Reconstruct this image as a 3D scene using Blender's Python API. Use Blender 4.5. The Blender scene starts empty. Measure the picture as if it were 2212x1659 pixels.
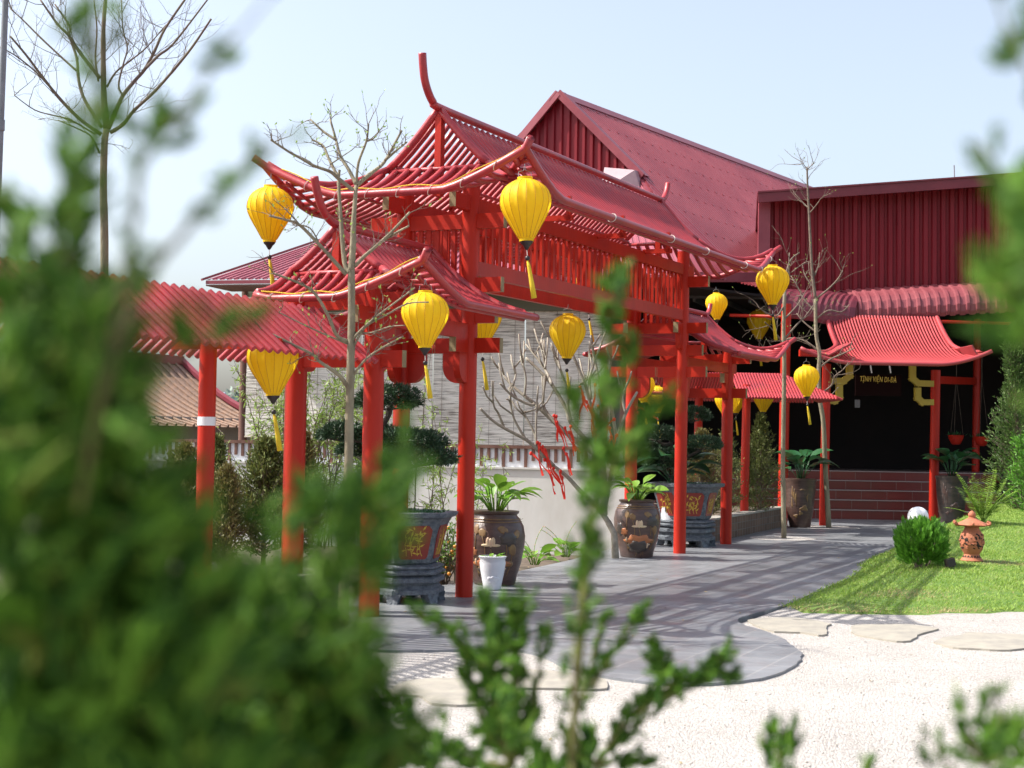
import bpy, math, random
import numpy as np
random.seed(7)
S = bpy.context.scene
COL = S.collection
rad = math.radians

# ------------------------------------------------------------------ camera
FPX, TH, RHO, CH = 3300.0, math.atan(116/3300.0), rad(1.0), 1.6      # pixels of a 2212 wide picture
Fv = np.array([0, math.cos(TH), math.sin(TH)])
U0 = np.array([0, -math.sin(TH), math.cos(TH)])
Uv = math.cos(RHO)*U0 - math.sin(RHO)*np.array([1., 0, 0])
Rv = math.cos(RHO)*np.array([1., 0, 0]) + math.sin(RHO)*U0
C0 = np.array([0, 0, CH])
from mathutils import Matrix, Vector
cam = bpy.data.cameras.new('camera')
cam.sensor_width = 36
cam.lens = 36*FPX/2212
cam.clip_start, cam.clip_end = 0.05, 3000
cam.dof.use_dof = True
cam.dof.focus_distance = 19
cam.dof.aperture_fstop = cam.lens/12.5
cam.dof.aperture_blades = 0
camo = bpy.data.objects.new('camera', cam)
COL.objects.link(camo)
M = Matrix(((Rv[0], Uv[0], -Fv[0], 0), (Rv[1], Uv[1], -Fv[1], 0), (Rv[2], Uv[2], -Fv[2], CH), (0, 0, 0, 1)))
camo.matrix_world = M
S.camera = camo

# ------------------------------------------------------------------ sky, sun, exposure
SUN_EL, SUN_PHI = 50.0, 88.0            # phi: degrees left of the view direction
w = bpy.data.worlds.new('World')
S.world = w
w.use_nodes = True
nt = w.node_tree
sky = nt.nodes.new('ShaderNodeTexSky')
sky.sky_type = 'NISHITA'
sky.sun_disc = False
sky.sun_elevation = rad(SUN_EL)
sky.sun_rotation = rad(-SUN_PHI)
sky.air_density = 1.0
sky.dust_density = 3.5
sky.ozone_density = 2.3
bg = nt.nodes['Background']
bg.inputs[1].default_value = 0.15
hs = nt.nodes.new('ShaderNodeHueSaturation')          # hazy, washed-out sky
hs.inputs['Saturation'].default_value = 0.64
hs.inputs['Value'].default_value = 0.82
nt.links.new(sky.outputs[0], hs.inputs['Color'])
nt.links.new(hs.outputs[0], bg.inputs[0])
sl = bpy.data.lights.new('sun', 'SUN')
sl.energy = 3.2
sl.angle = rad(0.5)
sl.color = (1.0, 0.95, 0.87)
so = bpy.data.objects.new('sun', sl)
COL.objects.link(so)
sd = Vector((-math.sin(rad(SUN_PHI))*math.cos(rad(SUN_EL)), math.cos(rad(SUN_PHI))*math.cos(rad(SUN_EL)), math.sin(rad(SUN_EL))))
so.rotation_euler = sd.to_track_quat('Z', 'Y').to_euler()
so.location = (-30, 10, 40)
S.view_settings.view_transform = 'Standard'
S.view_settings.look = 'None'
S.view_settings.exposure = 1.2
S.view_settings.gamma = 1
S.cycles.use_denoising = True
S.cycles.max_bounces = 8
S.cycles.transparent_max_bounces = 12

# ------------------------------------------------------------------ helpers
def ray(x, y): return Fv + Rv*((x-1106)/FPX) + Uv*((829.5-y)/FPX)
def P(x, y, Z): return C0 + ray(x, y)*Z
def G(x, y, z=0.0):
    d = ray(x, y)
    return C0 + d*((z-CH)/d[2])
def cr(ox, oy, pts, s=2.765):            # crop of the full picture -> picture units
    return [((ox+x/s)/1.1573, (oy+y/s)/1.1573) for x, y in pts]
def V(*a): return np.array(a, float)
def nrm(v):
    n = np.linalg.norm(v)
    return v/n if n > 1e-9 else V(0, 0, 1)
ZUP = V(0, 0, 1)
# gate axes: u runs along the gate, away to the right; v points out of its front
A0 = G(797, 1330)
_D = G(1568, 1175)
GU = nrm(_D-A0)
GV = V(GU[1], -GU[0], 0)
def GW(u, v, z):
    return A0 + GU*u + GV*v + ZUP*(z*(1+0.0035*max(0, u-2)) if z > .05 else z)

def tag(o, label=None, cat=None, group=None, kind=None):
    if label: o['label'] = label
    if cat: o['category'] = cat
    if group: o['group'] = group
    if kind: o['kind'] = kind
    return o
ORG = {}
def thing(name, loc, label, cat, group=None):
    o = bpy.data.objects.new(name, None)
    COL.objects.link(o)
    o.empty_display_size = .1
    o.location = [float(a) for a in loc]
    ORG[o.name] = V(*loc)
    return tag(o, label, cat, group)

class MB:
    def __init__(s): s.v = []; s.f = []; s.n = 0
    def add(s, vs, fs):
        b = s.n
        s.v.extend([tuple(map(float, p)) for p in vs])
        s.f.extend([tuple(i+b for i in f) for f in fs])
        s.n += len(vs)
    def tube(s, pts, r, n=8, caps=True):
        pts = [np.asarray(p, float) for p in pts]
        m = len(pts)
        if not hasattr(r, '__len__'): r = [r]*m
        t0 = nrm(pts[1]-pts[0])
        a = nrm(np.cross(t0, V(0.13, 0.37, 0.92) if abs(t0[2]) < .9 else V(1, 0.1, 0)))
        vs = []
        for i, p in enumerate(pts):
            t = nrm(pts[min(i+1, m-1)]-pts[max(i-1, 0)])
            a = nrm(a-t*np.dot(a, t))
            b = np.cross(t, a)
            for k in range(n):
                q = 2*math.pi*k/n
                vs.append(p+r[i]*(math.cos(q)*a+math.sin(q)*b))
        fs = [(i*n+k, i*n+(k+1) % n, (i+1)*n+(k+1) % n, (i+1)*n+k) for i in range(m-1) for k in range(n)]
        if caps:
            fs.append(tuple(range(n))[::-1])
            fs.append(tuple((m-1)*n+k for k in range(n)))
        s.add(vs, fs)
    def box(s, c, ax, sz):
        x, y, z = [nrm(np.asarray(a, float)) for a in ax]
        h = [q/2 for q in sz]
        vs = [c+i*h[0]*x+j*h[1]*y+k*h[2]*z for i in (-1, 1) for j in (-1, 1) for k in (-1, 1)]
        s.add(vs, [(0, 1, 3, 2), (4, 6, 7, 5), (0, 4, 5, 1), (2, 3, 7, 6), (0, 2, 6, 4), (1, 5, 7, 3)])
    def beam(s, p, q, wd, ht, up=ZUP):
        p, q = np.asarray(p, float), np.asarray(q, float)
        t = nrm(q-p)
        side = nrm(np.cross(t, up))
        u = np.cross(side, t)
        s.box((p+q)/2, (t, side, u), (np.linalg.norm(q-p), wd, ht))
    def prism(s, poly, d):
        n = len(poly)
        d = np.asarray(d, float)
        vs = [np.asarray(p, float) for p in poly]+[np.asarray(p, float)+d for p in poly]
        s.add(vs, [tuple(range(n))[::-1], tuple(range(n, 2*n))]+[(i, (i+1) % n, n+(i+1) % n, n+i) for i in range(n)])
    def lathe(s, prof, c, n=24, rot=0.0, fr=None, caps=True, sx=1.0):
        vs = []
        for j, (r, z) in enumerate(prof):
            for k in range(n):
                q = 2*math.pi*k/n+rot
                rr = r*(fr(q, j/(len(prof)-1)) if fr else 1)
                vs.append(c+V(rr*math.cos(q)*sx, rr*math.sin(q), z))
        m = len(prof)
        fs = [(i*n+k, i*n+(k+1) % n, (i+1)*n+(k+1) % n, (i+1)*n+k) for i in range(m-1) for k in range(n)]
        if caps:
            fs.append(tuple(range(n))[::-1])
            fs.append(tuple((m-1)*n+k for k in range(n)))
        s.add(vs, fs)
    def leaf(s, p, d, nn, L, W):
        d = nrm(d); sd_ = nrm(np.cross(d, nn))
        s.add([p, p+d*L*.45+sd_*W/2, p+d*L, p+d*L*.45-sd_*W/2], [(0, 1, 2, 3)])
    def blade(s, p, d, nn, L, W, droop=.3, seg=5, fold=.15):   # broad leaf with mid fold and a droop
        d = nrm(d); sd_ = nrm(np.cross(d, nn)); up = np.cross(sd_, d)
        vs = []
        for i in range(seg+1):
            t = i/seg
            wv = W*.5*(math.sin(math.pi*min(1, t**.8*.97+.03)))**.75
            c = p+d*L*t*(1-.15*droop*t)+V(0, 0, -1)*droop*L*t*t*.6+up*.0
            vs += [c-sd_*wv+up*wv*fold*2, c, c+sd_*wv+up*wv*fold*2]
        fs = []
        for i in range(seg):
            b = i*3
            fs += [(b, b+1, b+4, b+3), (b+1, b+2, b+5, b+4)]
        s.add(vs, fs)
    def ball(s, c, r, n=10, m=7, sq=(1, 1, 1)):
        vs = [c+V(0, 0, r*sq[2])]
        for i in range(1, m):
            a = math.pi*i/m
            for k in range(n):
                q = 2*math.pi*k/n
                vs.append(c+V(r*math.sin(a)*math.cos(q)*sq[0], r*math.sin(a)*math.sin(q)*sq[1], r*math.cos(a)*sq[2]))
        vs.append(c-V(0, 0, r*sq[2]))
        fs = [(0, 1+k, 1+(k+1) % n) for k in range(n)]
        for i in range(m-2):
            b = 1+i*n
            fs += [(b+k, b+n+k, b+n+(k+1) % n, b+(k+1) % n) for k in range(n)]
        b = 1+(m-2)*n
        fs += [(b+(k+1) % n, b+k, len(vs)-1) for k in range(n)]
        s.add(vs, fs)
    def build(s, name, mat, parent=None, smooth=False, org=None, ang=None):
        o_ = ORG.get(parent.name, V(0, 0, 0)) if parent is not None else (V(*org) if org is not None else V(0, 0, 0))
        me = bpy.data.meshes.new(name)
        vv = np.array(s.v, float)-o_
        me.from_pydata(vv.tolist(), [], s.f)
        me.materials.append(mat)
        if smooth:
            me.polygons.foreach_set('use_smooth', [True]*len(me.polygons))
            if ang:
                try: me.set_sharp_from_angle(angle=rad(ang))
                except Exception: pass
        me.update()
        o = bpy.data.objects.new(name, me)
        COL.objects.link(o)
        if parent is not None:
            o.parent = parent
            ORG[o.name] = o_
        else:
            o.location = o_.tolist()
            ORG[o.name] = o_
        return o
def copy_tree(o, parent=None):
    c = o.copy()
    COL.objects.link(c)
    if parent is not None: c.parent = parent
    for ch in list(o.children): copy_tree(ch, c)
    return c

# ------------------------------------------------------------------ materials
def mat(name, col, rough=.5, col2=None, scale=6.0, bump=0.0, bscale=40.0, spec=.5, coat=0.0, island=False, trans=0.0, metal=0.0, stretch=None, detail=6.0, lo=.35, hi=.65, space='Object', coat_rough=.15):
    m = bpy.data.materials.new(name)
    m.use_nodes = True
    n = m.node_tree
    b = n.nodes['Principled BSDF']
    L = n.links.new
    b.inputs['Roughness'].default_value = rough
    b.inputs['Metallic'].default_value = metal
    b.inputs['Specular IOR Level'].default_value = spec
    b.inputs['Coat Weight'].default_value = coat
    b.inputs['Coat Roughness'].default_value = coat_rough
    b.inputs['Base Color'].default_value = (*col, 1)
    tc = n.nodes.new('ShaderNodeTexCoord')
    mp = n.nodes.new('ShaderNodeMapping')
    L(tc.outputs[space], mp.inputs[0])
    if stretch: mp.inputs['Scale'].default_value = stretch
    cout = None
    if col2 is not None:
        rp = n.nodes.new('ShaderNodeValToRGB')
        rp.color_ramp.elements[0].position = lo
        rp.color_ramp.elements[1].position = hi
        rp.color_ramp.elements[0].color = (*col, 1)
        rp.color_ramp.elements[1].color = (*col2, 1)
        if island:
            gi = n.nodes.new('ShaderNodeNewGeometry')
            L(gi.outputs['Random Per Island'], rp.inputs[0])
        else:
            no = n.nodes.new('ShaderNodeTexNoise')
            no.inputs['Scale'].default_value = scale
            no.inputs['Detail'].default_value = detail
            no.inputs['Roughness'].default_value = .65
            L(mp.outputs[0], no.inputs['Vector'])
            L(no.outputs['Fac'], rp.inputs[0])
        cout = rp.outputs[0]
        L(cout, b.inputs['Base Color'])
    if bump > 0:
        nb = n.nodes.new('ShaderNodeTexNoise')
        nb.inputs['Scale'].default_value = bscale
        nb.inputs['Detail'].default_value = 5
        L(mp.outputs[0], nb.inputs['Vector'])
        bp = n.nodes.new('ShaderNodeBump')
        bp.inputs['Strength'].default_value = bump
        bp.inputs['Distance'].default_value = .02
        L(nb.outputs['Fac'], bp.inputs['Height'])
        L(bp.outputs[0], b.inputs['Normal'])
    if trans > 0:
        tr = n.nodes.new('ShaderNodeBsdfTranslucent')
        if cout is not None: L(cout, tr.inputs[0])
        else: tr.inputs[0].default_value = (*col, 1)
        mx = n.nodes.new('ShaderNodeMixShader')
        mx.inputs[0].default_value = trans
        L(b.outputs[0], mx.inputs[1]); L(tr.outputs[0], mx.inputs[2])
        L(mx.outputs[0], n.nodes['Material Output'].inputs[0])
    return m

m_red = mat('red_paint', (.50, .024, .008), .43, (.35, .018, .010), 2.2, .12, 30, spec=.26, stretch=(1, 1, .3), lo=.3, hi=.70)
_r = [n_ for n_ in m_red.node_tree.nodes if n_.type == 'VALTORGB'][0].color_ramp
_e = _r.elements.new(.76); _e.color = (.42, .075, .05, 1)
m_pipe = mat('red_roof_pipe', (.42, .032, .036), .40, (.29, .030, .040), 2.4, .10, 25, coat=.08)
m_pipeb = mat('red_pavilion_pipe', (.42, .060, .065), .40, (.35, .045, .052), 1.6, .10, 25, coat=.08)
m_end = mat('pale_beam_end', (.30, .23, .12), .7, (.22, .16, .08), 9)
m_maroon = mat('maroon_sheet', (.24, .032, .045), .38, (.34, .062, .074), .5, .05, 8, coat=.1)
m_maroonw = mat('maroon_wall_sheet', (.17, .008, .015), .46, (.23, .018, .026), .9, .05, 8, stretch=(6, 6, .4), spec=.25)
m_flash = mat('maroon_flashing', (.22, .035, .05), .4, (.28, .06, .075), 1.4, .04, 8)
m_yellow = mat('yellow_silk', (.90, .63, .012), .55, (.93, .69, .022), 3.0, .10, 90, trans=.42, spec=.3)
m_rib = mat('dark_yellow_rib', (.52, .25, .006), .6)
m_black = mat('black_wood', (.012, .009, .010), .4, (.03, .02, .02), 10)
m_tassel = mat('yellow_tassel', (.80, .58, .02), .7, (.68, .46, .015), 30, .4, 160, stretch=(8, 8, 1))
m_wire = mat('grey_wire', (.30, .30, .30), .4, metal=.6)
m_cord = mat('pale_cord', (.72, .68, .60), .7)
m_bark = mat('pale_bark', (.30, .26, .17), .8, (.16, .13, .085), 7.0, .5, 40, stretch=(1, 1, .35))
m_twig = mat('twig_bark', (.20, .155, .11), .8, (.12, .085, .065), 9, .3, 60)
m_twigr = mat('reddish_twig_bark', (.13, .085, .07), .8, (.17, .14, .09), 5, .3, 60)
m_frang = mat('grey_green_stem', (.33, .30, .24), .7, (.20, .17, .13), 8, .3, 50)
m_rope = mat('red_ribbon', (.78, .035, .014), .55, (.66, .03, .015), 14, trans=.25)
m_needle = mat('dark_needle_leaf', (.018, .048, .022), .45, (.045, .10, .04), island=True, spec=.5, lo=.0, hi=1.0)
m_conif = mat('olive_conifer_leaf', (.08, .115, .028), .6, (.20, .22, .06), island=True, trans=.2, lo=.1, hi=1.0)
m_conifd = mat('bronze_conifer_leaf', (.12, .095, .032), .6, (.20, .19, .055), island=True, trans=.2, lo=.0, hi=1.0)
m_fgstem = mat('green_brown_stem', (.15, .17, .025), .8, (.08, .055, .025), 5, .3, 60)
m_cypr = mat('cypress_tree_leaf', (.040, .095, .016), .6, (.12, .20, .04), island=True, trans=.22, lo=.0, hi=1.0)
m_thuja = mat('bright_thuja_leaf', (.055, .18, .016), .55, (.16, .38, .035), island=True, trans=.28, lo=.0, hi=1.0)
m_fg = mat('cypress_leaf', (.013, .064, .009), .6, (.095, .24, .026), island=True, spec=.18, trans=.30, lo=.0, hi=1.0)
_r = [n_ for n_ in m_fg.node_tree.nodes if n_.type == 'VALTORGB'][0].color_ramp
_e = _r.elements.new(.90); _e.color = (.15, .31, .03, 1); _r.elements[-1].color = (.16, .17, .035, 1)
m_willow = mat('fresh_willow_leaf', (.22, .36, .06), .5, (.36, .48, .12), island=True, trans=.4, lo=.0, hi=1.0)
m_broad = mat('broad_green_leaf', (.13, .30, .025), .35, (.25, .42, .06), island=True, trans=.3, lo=.0, hi=1.0, spec=.5)
m_broadd = mat('dark_broad_leaf', (.02, .09, .03), .3, (.04, .13, .045), island=True, trans=.15, lo=.0, hi=1.0)
m_fern = mat('fern_leaf', (.17, .30, .03), .5, (.28, .42, .06), island=True, trans=.35, lo=.0, hi=1.0)
m_orange = mat('orange_fruit', (.75, .26, .02), .4, (.62, .30, .03), 5)
m_jar = mat('brown_glazed_jar', (.062, .034, .028), .36, (.105, .058, .045), 6, .25, 40, stretch=(1, 1, 5), coat=.2)
m_jard = mat('dark_glazed_jar', (.035, .028, .026), .4, (.07, .05, .04), 5, .2, 40, stretch=(1, 1, 4), coat=.2)
m_och = mat('ochre_relief', (.25, .155, .06), .5, (.17, .09, .04), 12)
m_terr = mat('terracotta_relief', (.42, .15, .055), .5, (.33, .12, .05), 10)
m_cream = mat('cream_relief', (.62, .50, .30), .5, (.55, .36, .26), 10)
m_slatepot = mat('blue_grey_stone', (.060, .075, .095), .55, (.16, .18, .20), 22, .9, 60)
m_panel = mat('dark_red_panel', (.26, .032, .02), .4, (.20, .025, .018), 5)
m_gold = mat('gold_paint', (.62, .42, .05), .45, (.5, .32, .04), 10)
m_white = mat('white_glaze', (.76, .77, .80), .25, (.68, .70, .74), 3, .1, 18, coat=.3)
m_terra = mat('terracotta', (.46, .165, .085), .75, (.38, .12, .06), 8, .3, 60)
m_dark = mat('opening_shade_black', (.012, .008, .006), .8)  # black colour stands in for the shade inside the lantern's holes
m_soil = mat('soil', (.13, .10, .07), .9, (.07, .05, .035), 5, .6, 30)
m_plaster = mat('white_plaster', (.68, .68, .65), .85, (.50, .49, .44), .9, .1, 20, stretch=(1, 1, .45), lo=.4, hi=.75)
m_brown = mat('brown_wood', (.11, .045, .03), .6, (.16, .075, .05), 4, .3, 20, stretch=(1, 1, .2))
m_interior = mat('shade_dark_interior', (.022, .014, .012), .8, (.012, .009, .008), 1.0)  # near-black colour puts the shade of the deep rooms into their surfaces
m_steel = mat('grey_steel', (.22, .23, .25), .5, (.15, .16, .17), 3)
m_stone = mat('flat_stone', (.36, .33, .27), .8, (.27, .25, .215), 5, .4, 12)
m_oldtile = mat('old_roof_tile', (.33, .20, .13), .8, (.20, .14, .11), 8, .5, 12)
m_oldred = mat('orange_roof_tile', (.48, .20, .13), .8, (.34, .14, .1), 8, .5, 12)
m_dragon = mat('blue_grey_glaze', (.14, .20, .30), .5, (.25, .30, .36), 8)
m_ltwall = mat('pale_old_wall', (.52, .50, .44), .85, (.42, .40, .36), 2)
m_board = mat('dark_red_board', (.009, .001, .001), .7, spec=.1)
m_bracket = mat('yellow_bracket_paint', (.45, .33, .035), .5, (.38, .27, .03), 8)
m_far = mat('haze_pale_leaf', (.16, .22, .18), .7, (.26, .32, .26), island=True, lo=0., hi=1.)  # distance haze is put into this pale grey-green leaf colour
m_glass = mat('white_dome', (.82, .82, .82), .3)
m_edge = mat('concrete_kerb', (.34, .32, .28), .85, (.24, .22, .19), 6, .3, 25)

def brickmat(name, c1, c2, mortar, bw, bh, ms, rough=.5, rot=0.0, bump=.3, plane='XY', off=.5, coat=0.0, noise=.25, rvar=0.0):
    m = bpy.data.materials.new(name); m.use_nodes = True
    n = m.node_tree; L = n.links.new; b = n.nodes['Principled BSDF']
    tc = n.nodes.new('ShaderNodeTexCoord'); mp = n.nodes.new('ShaderNodeMapping')
    L(tc.outputs['Object'], mp.inputs[0])
    mp.inputs['Rotation'].default_value = (rad(90) if plane == 'XZ' else 0, 0, 0) if plane != 'XY' else (0, 0, rot)
    if plane == 'XZ': mp.inputs['Rotation'].default_value = (rad(-90), 0, 0)
    br = n.nodes.new('ShaderNodeTexBrick')
    br.inputs['Color1'].default_value = (*c1, 1); br.inputs['Color2'].default_value = (*c2, 1); br.inputs['Mortar'].default_value = (*mortar, 1)
    br.inputs['Scale'].default_value = 1; br.inputs['Brick Width'].default_value = bw; br.inputs['Row Height'].default_value = bh
    br.inputs['Mortar Size'].default_value = ms; br.inputs['Mortar Smooth'].default_value = .1; br.inputs['Bias'].default_value = 0
    br.offset = off
    L(mp.outputs[0], br.inputs['Vector'])
    no = n.nodes.new('ShaderNodeTexNoise'); no.inputs['Scale'].default_value = 1.3; no.inputs['Detail'].default_value = 8; no.inputs['Roughness'].default_value = .7
    L(tc.outputs['Object'], no.inputs['Vector'])
    mr = n.nodes.new('ShaderNodeMapRange'); mr.inputs[1].default_value = .25; mr.inputs[2].default_value = .75
    mr.inputs[3].default_value = 1-noise; mr.inputs[4].default_value = 1+noise
    L(no.outputs['Fac'], mr.inputs[0])
    mx = n.nodes.new('ShaderNodeMix'); mx.data_type = 'RGBA'; mx.blend_type = 'MULTIPLY'; mx.inputs[0].default_value = 1
    L(br.outputs['Color'], mx.inputs[6]); L(mr.outputs[0], mx.inputs[7])
    L(mx.outputs[2], b.inputs['Base Color'])
    b.inputs['Roughness'].default_value = rough; b.inputs['Coat Weight'].default_value = coat
    if rvar:
        m2 = n.nodes.new('ShaderNodeMapRange'); m2.inputs[1].default_value = .3; m2.inputs[2].default_value = .7
        m2.inputs[3].default_value = rough-rvar; m2.inputs[4].default_value = rough+rvar
        n2 = n.nodes.new('ShaderNodeTexNoise'); n2.inputs['Scale'].default_value = 3; n2.inputs['Detail'].default_value = 6
        L(tc.outputs['Object'], n2.inputs['Vector']); L(n2.outputs['Fac'], m2.inputs[0]); L(m2.outputs[0], b.inputs['Roughness'])
    bp = n.nodes.new('ShaderNodeBump'); bp.inputs['Strength'].default_value = bump; bp.inputs['Distance'].default_value = .01; bp.invert = True
    L(br.outputs['Fac'], bp.inputs['Height']); L(bp.outputs[0], b.inputs['Normal'])
    return m
_grot = -math.atan2(GU[1], GU[0])
m_path = brickmat('slate_tile', (.155, .163, .175), (.20, .208, .22), (.25, .25, .25), .62, .31, .007, .42, _grot, .4, rvar=.14, noise=.38)
m_steps = brickmat('dark_red_step_tile', (.13, .018, .016), (.16, .022, .018), (.19, .14, .125), .55, .2, .004, .35, 0, .2, plane='XZ')
m_brick = brickmat('old_dark_brick', (.10, .06, .042), (.17, .10, .07), (.16, .14, .12), .07, .12, .006, .85, 0, .8, plane='XZ', off=.0)

def gravel():
    m = bpy.data.materials.new('white_pebble'); m.use_nodes = True
    n = m.node_tree; L = n.links.new; b = n.nodes['Principled BSDF']
    tc = n.nodes.new('ShaderNodeTexCoord')
    vo = n.nodes.new('ShaderNodeTexVoronoi'); vo.inputs['Scale'].default_value = 85
    L(tc.outputs['Object'], vo.inputs['Vector'])
    rp = n.nodes.new('ShaderNodeValToRGB')
    rp.color_ramp.elements[0].color = (.33, .30, .27, 1); rp.color_ramp.elements[1].color = (.56, .525, .49, 1)
    sp = n.nodes.new('ShaderNodeSeparateColor'); L(vo.outputs['Color'], sp.inputs[0]); L(sp.outputs[0], rp.inputs[0])
    no = n.nodes.new('ShaderNodeTexNoise'); no.inputs['Scale'].default_value = .9; no.inputs['Detail'].default_value = 9; no.inputs['Roughness'].default_value = .7
    L(tc.outputs['Object'], no.inputs['Vector'])
    mr = n.nodes.new('ShaderNodeMapRange'); mr.inputs[1].default_value = .3; mr.inputs[2].default_value = .7; mr.inputs[3].default_value = .82; mr.inputs[4].default_value = 1.05
    L(no.outputs['Fac'], mr.inputs[0])
    mx = n.nodes.new('ShaderNodeMix'); mx.data_type = 'RGBA'; mx.blend_type = 'MULTIPLY'; mx.inputs[0].default_value = 1
    L(rp.outputs[0], mx.inputs[6]); L(mr.outputs[0], mx.inputs[7]); L(mx.outputs[2], b.inputs['Base Color'])
    b.inputs['Roughness'].default_value = .85
    bp = n.nodes.new('ShaderNodeBump'); bp.inputs['Strength'].default_value = .9; bp.inputs['Distance'].default_value = .012; bp.invert = True
    L(vo.outputs['Distance'], bp.inputs['Height']); L(bp.outputs[0], b.inputs['Normal'])
    return m
m_gravel = gravel()
m_lawn = mat('lawn_soil', (.075, .16, .020), .9, (.15, .22, .04), 2.5, .5, 40)
m_grass = mat('grass_blade', (.15, .29, .025), .6, (.34, .45, .08), island=True, trans=.3, lo=0., hi=1.)

def blindmat():
    m = bpy.data.materials.new('bamboo_blind'); m.use_nodes = True
    n = m.node_tree; L = n.links.new; b = n.nodes['Principled BSDF']
    tc = n.nodes.new('ShaderNodeTexCoord')
    mp = n.nodes.new('ShaderNodeMapping'); mp.inputs['Scale'].default_value = (1.1, 1.1, 26)
    L(tc.outputs['Object'], mp.inputs[0])
    no = n.nodes.new('ShaderNodeTexNoise'); no.inputs['Scale'].default_value = 2.2; no.inputs['Detail'].default_value = 4; no.inputs['Roughness'].default_value = .6
    L(mp.outputs[0], no.inputs['Vector'])
    rp = n.nodes.new('ShaderNodeValToRGB'); e = rp.color_ramp.elements
    e[0].position = .30; e[0].color = (.17, .145, .12, 1); e[1].position = .47; e[1].color = (.68, .645, .57, 1)
    q = e.new(.6); q.color = (.79, .755, .68, 1); q = e.new(.75); q.color = (.85, .81, .74, 1)
    L(no.outputs['Fac'], rp.inputs[0])
    n2 = n.nodes.new('ShaderNodeTexNoise'); n2.inputs['Scale'].default_value = .55; n2.inputs['Detail'].default_value = 3
    L(tc.outputs['Object'], n2.inputs['Vector'])
    mr = n.nodes.new('ShaderNodeMapRange'); mr.inputs[1].default_value = .35; mr.inputs[2].default_value = .65; mr.inputs[3].default_value = -.10; mr.inputs[4].default_value = .08
    L(n2.outputs['Fac'], mr.inputs[0])
    ad = n.nodes.new('ShaderNodeMath'); ad.operation = 'ADD'
    L(no.outputs['Fac'], ad.inputs[0]); L(mr.outputs[0], ad.inputs[1]); L(ad.outputs[0], rp.inputs[0])
    L(rp.outputs[0], b.inputs['Base Color'])
    b.inputs['Roughness'].default_value = .7
    wv = n.nodes.new('ShaderNodeTexWave'); wv.bands_direction = 'Z'; wv.inputs['Scale'].default_value = 14
    L(tc.outputs['Object'], wv.inputs['Vector'])
    bp = n.nodes.new('ShaderNodeBump'); bp.inputs['Strength'].default_value = .4; bp.inputs['Distance'].default_value = .01
    L(wv.outputs['Fac'], bp.inputs['Height']); L(bp.outputs[0], b.inputs['Normal'])
    return m
m_blind = blindmat()

# ================================================================== SETTING
def slab(name, pts, z0, z1, m, kind='structure'):
    mb = MB()
    mb.prism([V(p[0], p[1], z0) for p in pts], V(0, 0, z1-z0))
    return tag(mb.build(name, m), kind=kind)
def ccw(pts):
    a = sum(pts[i][0]*pts[(i+1) % len(pts)][1]-pts[(i+1) % len(pts)][0]*pts[i][1] for i in range(len(pts)))
    return pts if a > 0 else pts[::-1]
def smooth_poly(px, n=4):                      # Catmull-Rom through points
    out = []
    k = len(px)
    for i in range(k-1):
        p0, p1, p2, p3 = [np.array(px[max(0, min(k-1, j))], float) for j in (i-1, i, i+1, i+2)]
        for t in np.linspace(0, 1, n, endpoint=False):
            out.append(.5*((2*p1)+(-p0+p2)*t+(2*p0-5*p1+4*p2-p3)*t*t+(-p0+3*p1-3*p2+p3)*t**3))
    out.append(np.array(px[-1], float))
    return out
mb = MB()
mb.add([V(-1500, -300, -.16), V(1500, -300, -.16), V(1500, 2500, -.16), V(-1500, 2500, -.16)], [(0, 1, 2, 3)])
tag(mb.build('ground', m_soil), kind='structure')
# white pebble area
peb = [(-9, -6), (14, -6), (14, 21.5), (6, 21.5)]+[G(x, y)[:2] for x, y in ((1690, 1310), (1550, 1360))]+[(-.5, 13.6), (-3, 12.2), (-9, 9)]
slab('pebble_ground', ccw(peb), -.2, -.02, m_gravel)
# slate path: outline measured on the ground
front = smooth_poly([(700, 1385), (800, 1402), (920, 1404), (1060, 1402), (1150, 1409), (1230, 1440), (1330, 1464), (1440, 1476), (1530, 1476), (1620, 1468), (1690, 1450), (1725, 1428), (1732, 1410), (1712, 1395), (1690, 1378), (1650, 1362), (1605, 1348), (1596, 1336), (1640, 1322), (1690, 1308), (1770, 1275), (1850, 1240), (1870, 1212), (1935, 1185), (2010, 1165), (2212, 1130)])
back = [(2212, 1118), (1930, 1122), (1690, 1122), (1600, 1145), (1500, 1160), (1330, 1183), (1240, 1208), (1100, 1238), (980, 1262), (800, 1275), (700, 1300)]
pathp = [G(x, y)[:2] for x, y in front]+[V(12, 32.6), V(3.9, 32.6)]+[G(x, y)[:2] for x, y in back[3:]]
rj = random.Random(3)
pathp = [p+V(rj.uniform(-.012, .012), rj.uniform(-.012, .012)) for p in pathp]
slab('path', ccw(pathp), -.2, 0.0, m_path)
# raised planting bed beside the gate, with its kerb
bed = [GW(u, v, 0)[:2] for u, v in ((-9, -.69), (.35, -.69), (.35, -7.5), (-9, -7.5))]
slab('garden_bed', ccw(bed), -.2, .26, m_soil)
mb = MB()
mb.beam(GW(-9, -.63, .09), GW(.47, -.63, .09), .12, .50)
mb.beam(GW(.41, -.692, .09), GW(.41, -5, .09), .12, .50)
k_ = mb.build('kerb', m_edge, org=GW(-2, -.63, 0))
tag(k_, 'low concrete kerb of the raised bed left of the red gate', 'kerb')

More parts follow.
